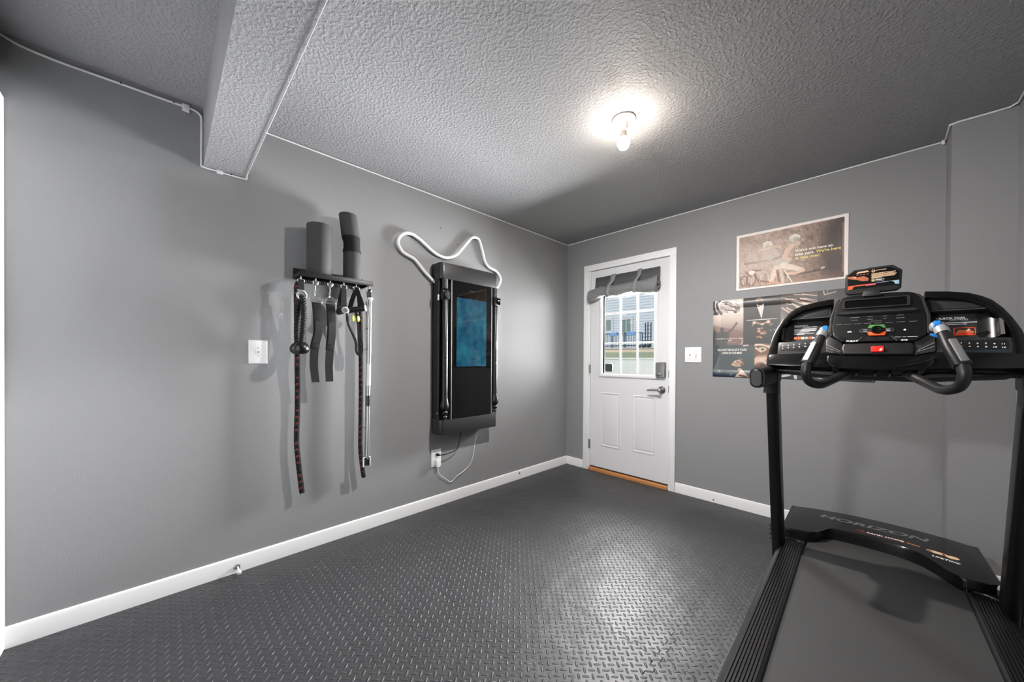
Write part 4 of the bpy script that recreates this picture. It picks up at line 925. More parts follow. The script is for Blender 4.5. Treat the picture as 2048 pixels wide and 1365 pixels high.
    C.line([(1.610, 1.124), (1.628, 1.121)], 0.009, (84, 66, 58), 0.85, 0.5); C.line([(1.592, 1.112), (1.61, 1.106), (1.63, 1.108)], 0.006, (110, 84, 72), 0.8); C.line([(1.640, 1.137), (1.660, 1.118)], 0.010, (70, 56, 50), 0.85, 0.5); C.ell((1.645, 1.104), 0.013, 0.014, (104, 80, 66), 0.8, 0.6); C.ell((1.61, 1.091), 0.018, 0.007, (150, 122, 106), 0.8, 0.7); C.line([(1.62, 1.14), (1.645, 1.144)], 0.006, (150, 126, 108), 0.8)
    C.poly([(1.636, 1.078), (1.652, 1.060), (1.69, z0 + 0.004), (1.60, z0), (1.612, 1.026), (1.628, 1.040), (1.634, 1.055)], (206, 180, 162), 0.95); C.ell((1.628, 1.066), 0.009, 0.009, (196, 172, 156), 0.9, 0.5); C.line([(1.634, 1.02), (1.675, 1.012)], 0.014, (84, 64, 56), 0.8, 0.6); C.ell((1.575, 1.024), 0.010, 0.010, (120, 106, 108), 0.8, 0.7)
    C.line([(1.656, 1.247), (1.684, 1.249)], 0.011, (214, 188, 178), 0.8, 0.3)
    # striped eye
    C.region(1.7275, 1.95, z0, 1.258); C.put(np.ones_like(C.X), (116, 86, 72)); C.put((n2 - 0.4) * 1.4, (156, 122, 104))
    s2 = np.sin((C.Z * 62 - C.X * 20 + 2.2 * n1 * 3)) ; C.put(np.clip(s2 * 1.5 - 0.2, 0, 1) * np.clip((1.185 - C.Z) * 30, 0, 1), (208, 178, 156)); C.put(np.clip(-s2 * 1.6 - 0.6, 0, 0.8) * np.clip((1.185 - C.Z) * 30, 0, 1), (52, 36, 30))
    C.line([(1.729, 1.252), (1.762, 1.249), (1.805, 1.232), (1.86, 1.240)], 0.022, (226, 200, 176), 0.9, 0.6); C.line([(1.735, 1.238), (1.76, 1.242), (1.79, 1.235), (1.81, 1.222)], 0.007, (52, 40, 36), 0.9); C.line([(1.733, 1.228), (1.745, 1.216), (1.765, 1.198)], 0.010, (222, 200, 180), 0.9, 0.5)
    C.ell((1.774, 1.217), 0.026, 0.017, (198, 178, 154), 1.0, 0.25); C.ell((1.776, 1.219), 0.009, 0.010, (70, 58, 48), 1.0, 0.4); C.ell((1.777, 1.224), 0.003, 0.003, (235, 228, 216))
    C.line([(1.765, 1.14), (1.80, 1.115), (1.83, 1.10)], 0.022, (206, 188, 174), 0.8, 0.7)
    # plumes
    C.region(1.882, 2.08, 1.262, z1); C.put(np.ones_like(C.X), (84, 74, 68)); C.put(np.clip((1.54 - C.Z) * 5, 0, 1) * np.clip((1.93 - C.X) * 20, 0, 1), (196, 172, 160))
    for i in range(38):
        rs = np.random.RandomState(700 + i); a = R(118 + rs.rand() * 62); L_ = 0.06 + rs.rand() * 0.11; q = (1.885 + rs.rand() * 0.03 + 0.05 * (i % 3), 1.585 - rs.rand() * 0.09 + 0.012 * (i % 3))
        C.line([q, (q[0] - L_ * math.cos(a) * 0.9, q[1] - L_ * 0.42 * math.sin(a) - rs.rand() * 0.03)], 0.0052, (226, 202, 186) if i % 4 else (54, 44, 40), 0.85, 0.7, 0.0015)
    C.region(2.08, x1, z0, z1); C.put(np.ones_like(C.X), (58, 56, 54)); C.line([(2.11, 1.60), (2.115, 1.575), (2.17, 1.588)], 0.006, (196, 170, 146), 0.9); C.line([(2.13, 1.60), (2.128, 1.575)], 0.004, (186, 160, 138), 0.8)
    # bottom strip seen under the console
    C.region(1.882, x1, z0, 1.10); C.put(np.ones_like(C.X), (54, 54, 56)); C.put((n2 - 0.62) * 2.0, (96, 96, 96)); C.region(1.882, 2.0, z0, 1.10)
    C.line([(1.895, 1.072), (1.94, 1.080), (1.972, 1.084)], 0.020, (190, 190, 188), 0.9, 0.6); C.line([(1.93, 1.06), (1.974, 1.066)], 0.012, (206, 206, 204), 0.85, 0.6); C.poly([(1.952, 1.062), (1.974, 1.064), (1.976, z0), (1.962, z0)], (206, 206, 204), 0.9); C.line([(1.885, 1.022), (1.91, 1.028), (1.935, 1.036)], 0.016, (196, 196, 194), 0.9, 0.5)
    C.region(2.05, x1, z0, 1.10); C.line([(2.085, 1.022), (2.10, 1.028), (2.11, 1.022), (2.10, 1.016), (2.087, 1.021)], 0.005, (214, 214, 212), 0.9); C.line([(2.112, 1.034), (2.13, 1.04), (2.145, 1.056), (2.142, 1.036)], 0.004, (214, 214, 212), 0.9); C.ell((2.265, 1.034), 0.008, 0.008, (110, 108, 104), 0.8, 0.6); C.ell((2.344, 1.012), 0.0022, 0.0022, (230, 230, 230))
    # black divider lines
    C.region()
    def bulge(x, z):
        top = max(0, (z - 1.535) / 0.069); low = max(0, (1.06 - z) / 0.055); lft = max(0, (1.50 - x) / 0.054)
        return 0.0035 + 0.010 * math.sin(PI * min(1, top)) * (0.5 + 0.5 * math.sin((x - 1.46) * 6.0)) + 0.007 * math.sin(PI * min(1, low)) * max(0, math.cos((x - 1.5) * 3)) + 0.004 * lft * (1 - lft) * 4 * (0.5 + 0.5 * math.sin(z * 9)) + 0.0012 * math.sin(x * 17 + z * 5)
    C.build('printed_sheet', 'poster_gloss', t, bulge)
    def T(bx, bz): return lambda a, b, w: Vector((bx + a, -bulge(bx + a, bz + b) - 0.0010, bz + b))
    b = MB()
    text_mb(b, "\u201cTHERE'S A BEAST INSI", 0.0085, T(1.458, 1.2985), fit=0.194, space=1.42, bold=0.02); text_mb(b, "ME\u201d", 0.0085, T(1.566, 1.283), align='CENTER', space=1.3, bold=0.02)
    text_mb(b, "YOU CAN'T WIN IN LIFE IF YOU'RE", 0.0165, T(1.577, 1.207), align='CENTER', fit=0.198, bold=0.02); text_mb(b, "LOSING IN YOUR MIND", 0.0165, T(1.578, 1.184), align='CENTER', fit=0.136, bold=0.02)
    obj('slogan_lettering', b, 'creamtext', t, smooth=False)
    for x, z in ((x1 - 0.008, z0 + 0.006),): obj('pin', MB().lathe([(0.003, 0), (0.0025, 0.002)], (x, -bulge(x, z) - 0.001, z), (0, -1, 0), 10), 'chrome', t)
collage_poster()
# ---------------------------------------------------------------- treadmill
YAW = R(1.15)
TX, TY = Vector((math.cos(YAW), math.sin(YAW), 0)), Vector((-math.sin(YAW), math.cos(YAW), 0))
TO = Vector((2.3635, -0.69, 0))
def TM(a, b, z): return TO + TX * a + TY * b + Vector((0, 0, z))
CO = Vector((2.360, -1.17, 1.10)); TILT = math.atan2(0.14, 0.30)
CS = TY * math.sin(TILT) + Vector((0, 0, math.cos(TILT))); CN = -TY * math.cos(TILT) + Vector((0, 0, math.sin(TILT)))
def CF(a, s, w): return CO + TX * a + CS * s + CN * w
def FC(a, s, w): return CF(a * 0.985, s - 0.0155, w)      # raised middle face
def FP(a, s, w): return CF(a * 1.018, s + 0.018, w)       # sunken pockets
def extrude_y(b, prof, y0, y1, mi=0): return b.prism(prof, y0, y1, lambda a, q, w: TM(a, w, q), mi)
def treadmill():
    t = empty('treadmill', TO, 'black folding treadmill with a wide console facing away from the door wall', 'treadmill')
    # deck
    obj('deck_frame', extrude_y(MB(), [(-0.335, 0.055), (0.335, 0.055), (0.335, 0.165), (0.25, 0.178), (-0.25, 0.178), (-0.335, 0.165)], -1.56, 0.28), 'steelpaint', t, bevel=0.004)
    obj('running_belt', extrude_y(MB(), [(-0.2548, 0.176), (0.2548, 0.176), (0.2548, 0.190), (-0.2548, 0.190)], -1.53, 0.16), 'belt', t, smooth=False)
    for s_ in (-1, 1):
        pr = [(-0.3525, 0.055), (-0.3575, 0.165), (-0.3555, 0.180), (-0.3380, 0.2015)]
        x = -0.3355
        while x < -0.268:
            pr += [(x, 0.2035), (x + 0.0056, 0.2035), (x + 0.0066, 0.1985), (x + 0.0082, 0.1985)]; x += 0.0090
        pr += [(-0.2655, 0.2035), (-0.2590, 0.2005), (-0.2562, 0.192), (-0.2562, 0.10)]
        rail = obj('side_rail', extrude_y(MB(), [(a * -s_, z) for a, z in pr], -1.58, -0.09), 'dkrail', t, ang=25)
        cap = MB()
        outl = [(-0.3565, -0.135), (-0.3380, -0.150), (-0.310, -0.130), (-0.275, -0.128), (-0.257, -0.140), (-0.255, -0.04), (-0.3565, -0.04)]
        cap.prism([(a * -s_, b) for a, b in outl], 0.15, 0.212, lambda a, b, w: TM(a, b, w), top=[(a * -s_ * 0.995, b + (0.012 if b < -0.1 else 0)) for a, b in outl])
        obj('rail_end_cap', cap, 'blackgloss', t, bevel=0.006, seg=3)
        for y in (-1.48, 0.20): obj('foot', MB().lathe([(0.022, 0.0), (0.024, 0.006), (0.02, 0.03), (0.012, 0.032), (0.012, 0.06)], TM(0.30 * s_, y, 0.0), n=16), 'rubber', t)
    obj('rear_cover', extrude_y(MB(), [(-0.355, 0.06), (0.355, 0.06), (0.355, 0.19), (0.33, 0.205), (-0.33, 0.205), (-0.355, 0.19)], -1.64, -1.575), 'blacktex', t, bevel=0.012)
    # motor cover
    front = spline([(0.318, -0.100, 0), (0.272, -0.108, 0), (0.246, -0.100, 0), (0.222, -0.066, 0), (0.196, -0.018, 0), (0.160, 0.034, 0), (0.110, 0.070, 0), (0.05, 0.087, 0), (-0.02, 0.092, 0), (-0.10, 0.089, 0), (-0.155, 0.078, 0), (-0.186, 0.052, 0), (-0.206, 0.008, 0), (-0.226, -0.034, 0), (-0.252, -0.054, 0), (-0.285, -0.064, 0), (-0.318, -0.074, 0)], 3)
    back = spline([(-0.338, 0.306, 0), (-0.25, 0.345, 0), (-0.12, 0.372, 0), (0.0, 0.382, 0), (0.12, 0.374, 0), (0.25, 0.350, 0), (0.334, 0.316, 0)], 3)
    outl = [(q.x, q.y) for q in back] + [(0.338, 0.02), (0.340, -0.075)] + [(q.x, q.y) for q in front] + [(-0.340, -0.064), (-0.340, 0.02)]
    hood_top = lambda a, b: 0.2465 + 0.012 * b; n = len(outl)
    def inset(d):
        out = []
        for i, (a, b) in enumerate(outl):
            p, q = outl[i - 1], outl[(i + 1) % n]; tx, ty = q[0] - p[0], q[1] - p[1]; L_ = math.hypot(tx, ty); out.append((a + ty / L_ * -d if False else a - (-ty / L_) * -d, b - (tx / L_) * d))
        return out
    rings = [(outl, lambda a, b: 0.06), (outl, lambda a, b: hood_top(a, b) - 0.012), (inset(0.0025), lambda a, b: hood_top(a, b) - 0.0045), (inset(0.0075), lambda a, b: hood_top(a, b) - 0.0008), (inset(0.013), hood_top)]
    h2 = MB(); vs = [TM(a, b, fz(a, b)) for pts, fz in rings for a, b in pts]; k = len(rings)
    h2.add(vs, [tuple(range(n))[::-1]] + [(r * n + i, r * n + (i + 1) % n, (r + 1) * n + (i + 1) % n, (r + 1) * n + i) for r in range(k - 1) for i in range(n)] + [tuple(range((k - 1) * n, k * n))])
    hood = obj('motor_cover', h2, 'hoodgloss', t, ang=28)
    def HT(bx, by, rot=0.0):
        c, s_ = math.cos(rot), math.sin(rot)
        return lambda a, b, w: TM(bx + a * c - b * s_, by + a * s_ + b * c, hood_top(bx + a * c - b * s_, by + a * s_ + b * c) + 0.0002 + w)
    L = MB(); text_mb(L, 'HORIZON', 0.044, HT(-0.222, 0.222), fit=0.415, shear=0.25, bold=0.05); obj('maker_lettering', L, 'printgrey', hood, smooth=False)
    L = MB(); text_mb(L, 'RAPID SYNC', 0.0135, HT(-0.030, 0.142), fit=0.118, shear=0.15, bold=0.04); obj('feature_lettering', L, 'paper', hood, smooth=False)
    L = MB(); text_mb(L, 'LIFETIME', 0.015, HT(0.180, 0.052, R(-14)), fit=0.082, shear=0.1, bold=0.05); obj('warranty_lettering', L, 'paper', hood, smooth=False)
    D = MB(); T = HT(0, 0)
    D.prism([(-0.075, 0.150), (-0.04, 0.160), (-0.035, 0.140)], 0, 0.0003, T).prism([(-0.03, 0.134), (0.088, 0.134), (0.088, 0.138), (-0.03, 0.138)], 0, 0.0003, T); obj('stripe_decal', D, 'redprint', hood, smooth=False)
    D = MB(); D.prism([(0.108, 0.140), (0.150, 0.128), (0.152, 0.136), (0.110, 0.147)], 0, 0.0004, T); obj('shaft_decal', D, 'copper', hood, smooth=False)
    D = MB(); D.prism([(0.168, 0.112), (0.178, 0.124), (0.205, 0.126), (0.232, 0.112), (0.228, 0.092), (0.195, 0.096)], 0, 0.0004, T)
    D.prism([(0.246 + 0.020 * math.cos(2 * PI * q / 20), 0.094 + 0.0165 * math.sin(2 * PI * q / 20)) for q in range(20)], 0, 0.0006, T); D.prism([(0.094 + 0.008 * math.cos(2 * PI * q / 14), 0.146 + 0.008 * math.sin(2 * PI * q / 14)) for q in range(14)], 0, 0.0005, T)
    obj('motor_decal', D, 'peach', hood, smooth=False)
    D = MB(); D.prism([(0.182 + 0.009 * math.cos(2 * PI * q / 14), 0.112 + 0.005 * math.sin(2 * PI * q / 14)) for q in range(14)], 0, 0.0007, T).prism([(0.200, 0.120), (0.212, 0.119), (0.212, 0.1225), (0.200, 0.1235)], 0, 0.0007, T).prism([(0.218, 0.116), (0.225, 0.112), (0.226, 0.084), (0.219, 0.090)], 0, 0.0005, T); obj('decal_shade', D, 'redprint', hood, smooth=False)
    # uprights, arms, elbows
    for s_ in (-1, 1):
        up = obj('upright', MB().sweep([TM(0.352 * s_, -0.145, 0.02), TM(0.352 * s_, -0.390, 1.035)], rrect(0.047, 0.082, 0.012, 3), up=(0, 1, 0)), 'steelpaint', t)
        for z in (0.29, 0.267, 0.241, 0.217): obj('bolt', MB().lathe([(0.0065, 0), (0.0065, 0.011), (0.005, 0.0135)], TM((0.374) * s_, -0.145 - 0.245 * (z - 0.02) / 1.015 + 0.0, z), TX * s_, 12), 'blackgloss', up)
        obj('base_bracket', MB().box(0.334 if s_ > 0 else -0.372, 0.372 if s_ > 0 else -0.334, -0.23, 0.24, 0.02, 0.07, T=lambda a, b, z: TM(a, b, z)), 'steelpaint', t, bevel=0.005)
        path = spline([TM(0.352 * s_, -0.350, 1.072), TM(0.356 * s_, -0.43, 1.068), TM(0.368 * s_, -0.53, 1.063), TM(0.3785 * s_, -0.600, 1.060)], 5)
        arm = obj('handrail', MB().sweep(path, lambda i, q: rrect(0.054 + 0.002 * q, 0.092 - 0.006 * q, 0.024, 4)), 'blacktex', t, bevel=0)
        e = path[-1]; d = (path[-1] - path[-2]).normalized()
        obj('end_cap', MB().sweep([e - d * 0.001, e + d * 0.004, e + d * 0.007], lambda i, q: rrect(0.050 - 0.006 * i, 0.080 - 0.006 * i, 0.020 - 0.002 * i, 4)), 'blackgloss', arm)
        el = spline([TM(0.354 * s_, -0.405, 0.985), TM(0.352 * s_, -0.405, 1.06), TM(0.346 * s_, -0.415, 1.13), CF(0.333 * s_, 0.078, -0.018)], 5)
        obj('elbow', MB().sweep(el, lambda i, q: rrect(0.058 - 0.014 * q, 0.098 - 0.034 * q, 0.018, 4), up=(0, 1, 0)), 'blacktex', t)
    # console
    OA = [0.3475, 0.3455, 0.338, 0.3225, 0.3060, 0.2860, 0.2630, 0.2370, 0.190, 0.13]; OS = [0.060, 0.110, 0.156, 0.205, 0.245, 0.278, 0.299, 0.3145, 0.328, 0.337]
    IA = [0.3165, 0.3180, 0.3145, 0.3055, 0.2920, 0.2770, 0.2560, 0.230, 0.188, 0.13]; IS = [0.066, 0.110, 0.156, 0.198, 0.228, 0.251, 0.271, 0.288, 0.300, 0.308]
    sil = list(zip(OA, OS)); full = [(0.345, 0.012)] + sil + [(-a, s) for a, s in sil[::-1]] + [(-0.345, 0.012), (-0.14, -0.008), (0.14, -0.008)]
    con = obj('console', MB().prism([(a * 0.90, q if q < 0.08 else 0.08 + (q - 0.08) * 0.80) for a, q in full], -0.085, -0.040, CF, top=[(a * 0.97, q if q < 0.08 else 0.08 + (q - 0.08) * 0.93) for a, q in full]), 'blacktex', t, bevel=0.002)
    for s_ in (-1, 1):
        m = lambda pts: [(a * s_, s) for a, s in pts]
        obj('console_rim', MB().strip(m(zip(OA, OS)), m(zip(IA, IS)), -0.060, 0.010, CF), 'blackgloss', con, bevel=0.004)
        shelf = [(0.137, 0.252), (0.148, 0.252), (0.2770, 0.251), (0.256, 0.271), (0.230, 0.288), (0.188, 0.300), (0.137, 0.307)]
        obj('tablet_ledge', MB().prism(m(shelf), -0.042, -0.006, CF), 'blacktex', con, bevel=0.002)
        ins = [(0.150, 0.261), (0.262, 0.258), (0.246, 0.273), (0.226, 0.284), (0.186, 0.294), (0.146, 0.299)]
        obj('ledge_inset', MB().prism(m(ins), -0.007, -0.0045, CF), 'dkgrey', con, bevel=0.001)
        obj('ledge_edge', MB().tube([CF(0.148 * s_, 0.2535, -0.004), CF(0.272 * s_, 0.2520, -0.004)], 0.0015, 6), 'midgrey', con)
        # pocket: flat back that curls forward at the outer end
        prof = [(0.136, -0.034), (0.250, -0.034)] + [(0.250 + 0.042 * math.sin(R(q)), -0.034 + 0.030 * (1 - math.cos(R(q)))) for q in (15, 30, 45, 60, 75, 90)] + [(0.300, 0.0)]
        vs = [FP(a * s_, s if s < 0.2 else 0.254 - max(0, a - 0.235) * 1.05, w) for s in (0.128, 0.254) for a, w in prof]; k = len(prof)
        obj('pocket', MB().add(vs, [(i, i + 1, i + 1 + k, i + k) for i in range(k - 1)]), 'pocket', con)
        obj('print_panel', MB().prism(m([(0.168, 0.132), (0.250, 0.132), (0.250, 0.228), (0.163, 0.245)]), -0.034, -0.0325, FP), 'dkgrey2', con, smooth=False)
        strip = [(0.150, 0.076), (0.3165, 0.072), (0.3180, 0.110), (0.3165, 0.130), (0.150, 0.137)]
        kp = obj('keypad_strip', MB().prism(m(strip), -0.042, 0.004, CF), 'dkgrey', con, bevel=0.002)
        obj('keypad', MB().prism([(a + (0.2525 * s_), s + 0.1035) for a, s in rrect(0.112, 0.036, 0.006, 3)], 0.003, 0.0055, CF), 'black', kp, bevel=0.001)
        nums = MB()
        for i in range(6):
            px = (-0.297 + 0.0196 * i) if s_ < 0 else (0.2095 + 0.0176 * i)
            up_s = 0.1085 + (0.0022 * i if s_ < 0 else -0.0012 * i); 
            for q, txt in ((0.0, str(2 * i + 1)), (-0.0128, str(2 * i + 2))):
                text_mb(nums, txt, 0.0048, lambda a, b, w, px=px, ss=up_s + q: CF(px + a, ss + b, 0.0056 + w), align='CENTER', xs=1.35, bold=0.04)
        obj('keypad_numbers', nums, 'print', kp, smooth=False)
        obj('blue_line' if s_ > 0 else 'grey_line', MB().tube([CF(0.192 * s_, 0.0835, 0.0050), CF(0.310 * s_, 0.0815, 0.0050)], 0.0009, 6), 'blueline' if s_ > 0 else 'midgrey', kp)
        fascia = [(0.095, 0.006), (0.345, 0.014), (0.3455, 0.066), (0.3165, 0.071), (0.150, 0.075), (0.095, 0.060)]
        obj('lower_fascia', MB().prism(m(fascia), -0.075, 0.010, CF), 'blackgloss', con, bevel=0.005)
        obj('wing_brace', MB().prism(m([(0.095, 0.060), (0.150, 0.075), (0.150, 0.137), (0.128, 0.160), (0.100, 0.132)]), -0.04, 0.014, CF), 'dkgrey', con, bevel=0.004)
        for q in (0.0, 0.012): obj('brace_line', MB().tube([CF(0.104 * s_, 0.072 + q * 0.4, 0.0150), CF(0.148 * s_, 0.094 + q * 1.3, 0.0150)], 0.0012, 6), 'silverplastic', con)
        obj('console_strut', MB().prism(m([(0.1395, 0.16), (0.143, 0.235), (0.128, 0.318), (0.112, 0.338), (0.122, 0.305), (0.1335, 0.235), (0.132, 0.16)]), -0.04, 0.0265, FC), 'dkgrey', con, bevel=0.002)
    cen = [(0.102, 0.129), (0.131, 0.156), (0.1355, 0.20), (0.132, 0.240), (0.1235, 0.310), (0.1085, 0.338), (0.088, 0.347), (0.04, 0.3505), (-0.04, 0.3505), (-0.088, 0.347), (-0.1085, 0.338), (-0.1235, 0.310), (-0.132, 0.240), (-0.1355, 0.20), (-0.131, 0.156), (-0.102, 0.129)]
    face = obj('console_face', MB().prism(cen, -0.085, 0.028, FC), 'blackface', con, bevel=0.007, seg=3)
    lcd = MB(); out = rrect(0.196, 0.046, 0.006, 3); inn = rrect(0.180, 0.0355, 0.003, 3)
    lcd.strip(moved(out, -0.005, 0.304) + [moved(out, -0.005, 0.304)[0]], moved(inn, -0.006, 0.304) + [moved(inn, -0.006, 0.304)[0]], 0.026, 0.0325, FC)
    obj('display_frame', lcd, 'blacktex', face, bevel=0)
    obj('display_window', MB().prism(moved(inn, -0.006, 0.304), 0.026, 0.0288, FC), 'blackpiano', face, smooth=False)
    obj('face_ridge', MB().prism([(-0.126, 0.2565), (-0.107, 0.2655), (0.106, 0.2665), (0.121, 0.2585), (0.104, 0.2515), (-0.106, 0.2505)], 0.026, 0.0375, FC, top=[(-0.112, 0.2585), (-0.104, 0.2635), (0.103, 0.2645), (0.110, 0.2595), (0.102, 0.2555), (-0.103, 0.2545)]), 'dkgrey', face, bevel=0.001)
    F = lambda bx, bs: (lambda a, b, w: FC(bx + a, bs + b, 0.0282 + w))
    pr = MB()
    def dash(x0, x1, s, h=0.0010):
        pr.prism([(x0, s - h / 2), (x1, s - h / 2), (x1, s + h / 2), (x0, s + h / 2)], 0.0281, 0.0288, FC)
    for a, w1, w2 in ((-0.0650, 0.030, 0.020), (-0.0190, 0.014, 0.016), (0.0230, 0.011, 0.008), (0.0650, 0.018, 0.022)): dash(a - w1 / 2, a + w1 / 2, 0.2405); dash(a - w2 / 2, a + w2 / 2, 0.2285)
    for a in (-0.111, -0.084, -0.0555, -0.0265, 0.004, 0.0345, 0.066, 0.098): dash(a - 0.0105, a + 0.0105, 0.2105, 0.0008)
    dash(-0.018, 0.014, 0.2195, 0.0007)
    obj('button_legends', pr, 'printdim', face, smooth=False)
    seg = MB()
    for a in (-0.0650, -0.0190, 0.0230, 0.0650):
        for i in range(3):
            x = a - 0.012 + i * 0.009
            for q in (0.2318, 0.2345, 0.2372): seg.prism([(x, q - 0.0004), (x + 0.0055, q - 0.0004), (x + 0.0055, q + 0.0004), (x, q + 0.0004)], 0.0281, 0.0286, FC)
    obj('unlit_digits', seg, 'dkgrey', face, smooth=False)
    L = MB(); text_mb(L, '7.0AT', 0.0062, F(-0.090, 0.1285), fit=0.040, shear=0.2, bold=0.06)
    text_mb(L, '0=0', 0.0062, F(0.0655, 0.1285), fit=0.0165, bold=0.04)
    for x0, x1 in ((0.048, 0.066), (0.070, 0.078), (0.082, 0.108)): L.prism([(x0, 0.1448), (x1, 0.1448), (x1, 0.1458), (x0, 0.1458)], 0.0281, 0.0288, FC)
    for q in (0, 1, 2): L.prism([(-0.083 + 0.0040 * q + 0.0022 * math.cos(2 * PI * k / 10), 0.1735 + 0.0028 * math.sin(2 * PI * k / 10) + (0.0025 if q == 1 else 0)) for k in range(10)], 0.0281, 0.0288, FC)
    L.prism([(0.0760 + 0.0036 * math.cos(2 * PI * k / 12), 0.1755 + 0.0036 * math.sin(2 * PI * k / 12)) for k in range(12)], 0.0281, 0.0288, FC)
    obj('model_lettering', L, 'print', face, smooth=False)
    pill = obj('control_bar', MB().prism(moved(rrect(0.100, 0.021, 0.0103, 5), 0.0, 0.1755), 0.027, 0.0315, FC), 'dkgrey', face, bevel=0.001)
    obj('start_button', MB().prism([(-0.026, 0.1850), (-0.0205, 0.1995), (0.0205, 0.1995), (0.026, 0.1850)], 0.027, 0.0345, FC), 'green', face, bevel=0.001)
    obj('stop_button', MB().prism([(-0.027, 0.1680), (-0.0215, 0.1525), (0.0215, 0.1525), (0.027, 0.1680)], 0.027, 0.0345, FC), 'orange', face, bevel=0.001)
    obj('control_dial', MB().lathe([(0.018, 0), (0.018, 0.006), (0.016, 0.009), (0.012, 0.0095), (0.010, 0.0085)], FC(0.001, 0.1765, 0.030), CN, 28), 'blackgloss', face)
    L = MB()
    for x0 in (-0.038, 0.026): 
        for q in (0.1715, 0.1785): L.prism([(x0, q), (x0 + 0.011, q), (x0 + 0.011, q + 0.0014), (x0, q + 0.0014)], 0.0314, 0.0320, FC)
    obj('bar_legends', L, 'print', pill, smooth=False)
    for s_ in (-1, 1): obj('corner_trim', MB().tube([FC(0.040 * s_, 0.150, 0.0285), FC(0.0545 * s_, 0.1305, 0.0285)], 0.0014, 6), 'midgrey', face)
    vent = MB()
    for x0 in (-0.034, 0.004):
        for q in range(6): vent.prism([(x0, 0.1335 + q * 0.0025), (x0 + 0.030, 0.1335 + q * 0.0025), (x0 + 0.030, 0.1347 + q * 0.0025), (x0, 0.1347 + q * 0.0025)], 0.0278, 0.0290, FC)
    obj('speaker_vent', vent, 'dkgrey', face, smooth=False)
    lip = obj('console_lip', MB().prism([(-0.105, 0.070), (0.103, 0.070), (0.1075, 0.100), (0.103, 0.1295), (-0.105, 0.1295), (-0.110, 0.100)], -0.06, 0.026, FC, top=[(-0.098, 0.074), (0.096, 0.074), (0.100, 0.100), (0.096, 0.124), (-0.098, 0.124), (-0.103, 0.100)]), 'lipblack', con, bevel=0.008, seg=3)
    obj('safety_key', MB().prism(moved(rrect(0.036, 0.024, 0.004, 3), 0.0015, 0.0925), 0.024, 0.036, FC), 'red', lip, bevel=0.002)
    L = MB(); L.prism([(0.006, 0.085), (0.012, 0.085), (0.016, 0.093), (0.010, 0.093)], 0.0355, 0.0366, FC); obj('key_symbol', L, 'print', lip, smooth=False)
    bel = [(-0.150, 0.062), (-0.152, 0.030), (-0.140, 0.010), (-0.115, -0.004), (0.0, -0.008), (0.115, -0.004), (0.140, 0.010), (0.152, 0.030), (0.150, 0.062)]
    obj('console_belly', MB().prism(bel, -0.075, 0.017, CF, top=[(a * 0.96, 0.030 + (q - 0.030) * 0.92) for a, q in bel]), 'blackgloss', con, bevel=0.006, seg=3)
    obj('belly_edge', MB().tube(spline([CF(0.150, 0.050, 0.016), CF(0.118, 0.030, 0.0185), CF(0.085, 0.018, 0.0190), CF(0.055, 0.012, 0.0190)], 5), 0.0012, 6), 'dkgrey', con)
    for a in (-0.055, -0.002, 0.036): obj('belly_screw', MB().lathe([(0.006, 0), (0.006, 0.010), (0.004, 0.012)], CF(a, -0.010, -0.01), (0, 0, -1), 12), 'black', con)
    # printed panels in the two pockets
    P = lambda bx, bs: (lambda a, b, w: FP(bx + a, bs + b, -0.0322 + w))
    L = MB(); text_mb(L, 'CONNECT', 0.0066, P(-0.2605, 0.2095), fit=0.0485, bold=0.05); text_mb(L, 'TO PELOTON AND MORE', 0.0040, P(-0.2605, 0.2035), fit=0.078)
    for s, l in ((0.1955, 0.077), (0.1900, 0.077), (0.1860, 0.074), (0.1800, 0.052), (0.1735, 0.070), (0.1690, 0.036)): L.prism([(-0.2600, s), (-0.2600 + l, s), (-0.2600 + l, s + 0.0016), (-0.2600, s + 0.0016)], -0.0325, -0.0318, FP)
    L.prism([(-0.197, 0.1455), (-0.183, 0.1515), (-0.197, 0.1560)], -0.0325, -0.0318, FP)
    obj('connect_lettering', L, 'print', con, smooth=False)
    ic = MB()
    for i in range(5): ic.prism(moved(rrect(0.0105, 0.0125, 0.0022, 2), -0.2530 + 0.0125 * i, 0.1500), -0.0325, -0.0316, FP, mi=(0, 0, 1, 2, 0)[i])
    obj('app_icons', ic, ['orange', 'peach', 'silverplastic'], con, smooth=False)
    L = MB(); text_mb(L, 'QUICK DIAL', 0.0082, P(0.1560, 0.2120), fit=0.071, bold=0.05); text_mb(L, 'CONTROLS', 0.0056, P(0.1880, 0.2055), fit=0.042)
    for s, x0, x1 in ((0.1955, 0.178, 0.2500), (0.1885, 0.182, 0.2270)): L.prism([(x0, s), (x1, s), (x1, s + 0.0022), (x0, s + 0.0022)], -0.0325, -0.0318, FP)
    obj('dial_lettering', L, 'print', con, smooth=False)
    fr = MB(); o_, i_ = moved(rrect(0.049, 0.031, 0.003, 2), 0.2205, 0.1590), moved(rrect(0.0455, 0.0275, 0.002, 2), 0.2205, 0.1590)
    fr.strip(o_ + [o_[0]], i_ + [i_[0]], -0.0325, -0.0316, FP)
    obj('picture_frame', fr, 'orange', con, smooth=False)
    pc = MB().prism([(0.199, 0.150), (0.208, 0.166), (0.222, 0.164), (0.240, 0.160), (0.242, 0.150), (0.22, 0.147)], -0.0325, -0.0317, FP, mi=0).prism([(0.199, 0.1455), (0.240, 0.1455), (0.228, 0.152), (0.216, 0.1545), (0.206, 0.150)], -0.0325, -0.0314, FP, mi=1).prism([(0.224, 0.162), (0.230, 0.170), (0.234, 0.166), (0.231, 0.160)], -0.0325, -0.0315, FP, mi=2)
    obj('picture_print', pc, ['brownskin', 'red', 'paleprint'], con, smooth=False)
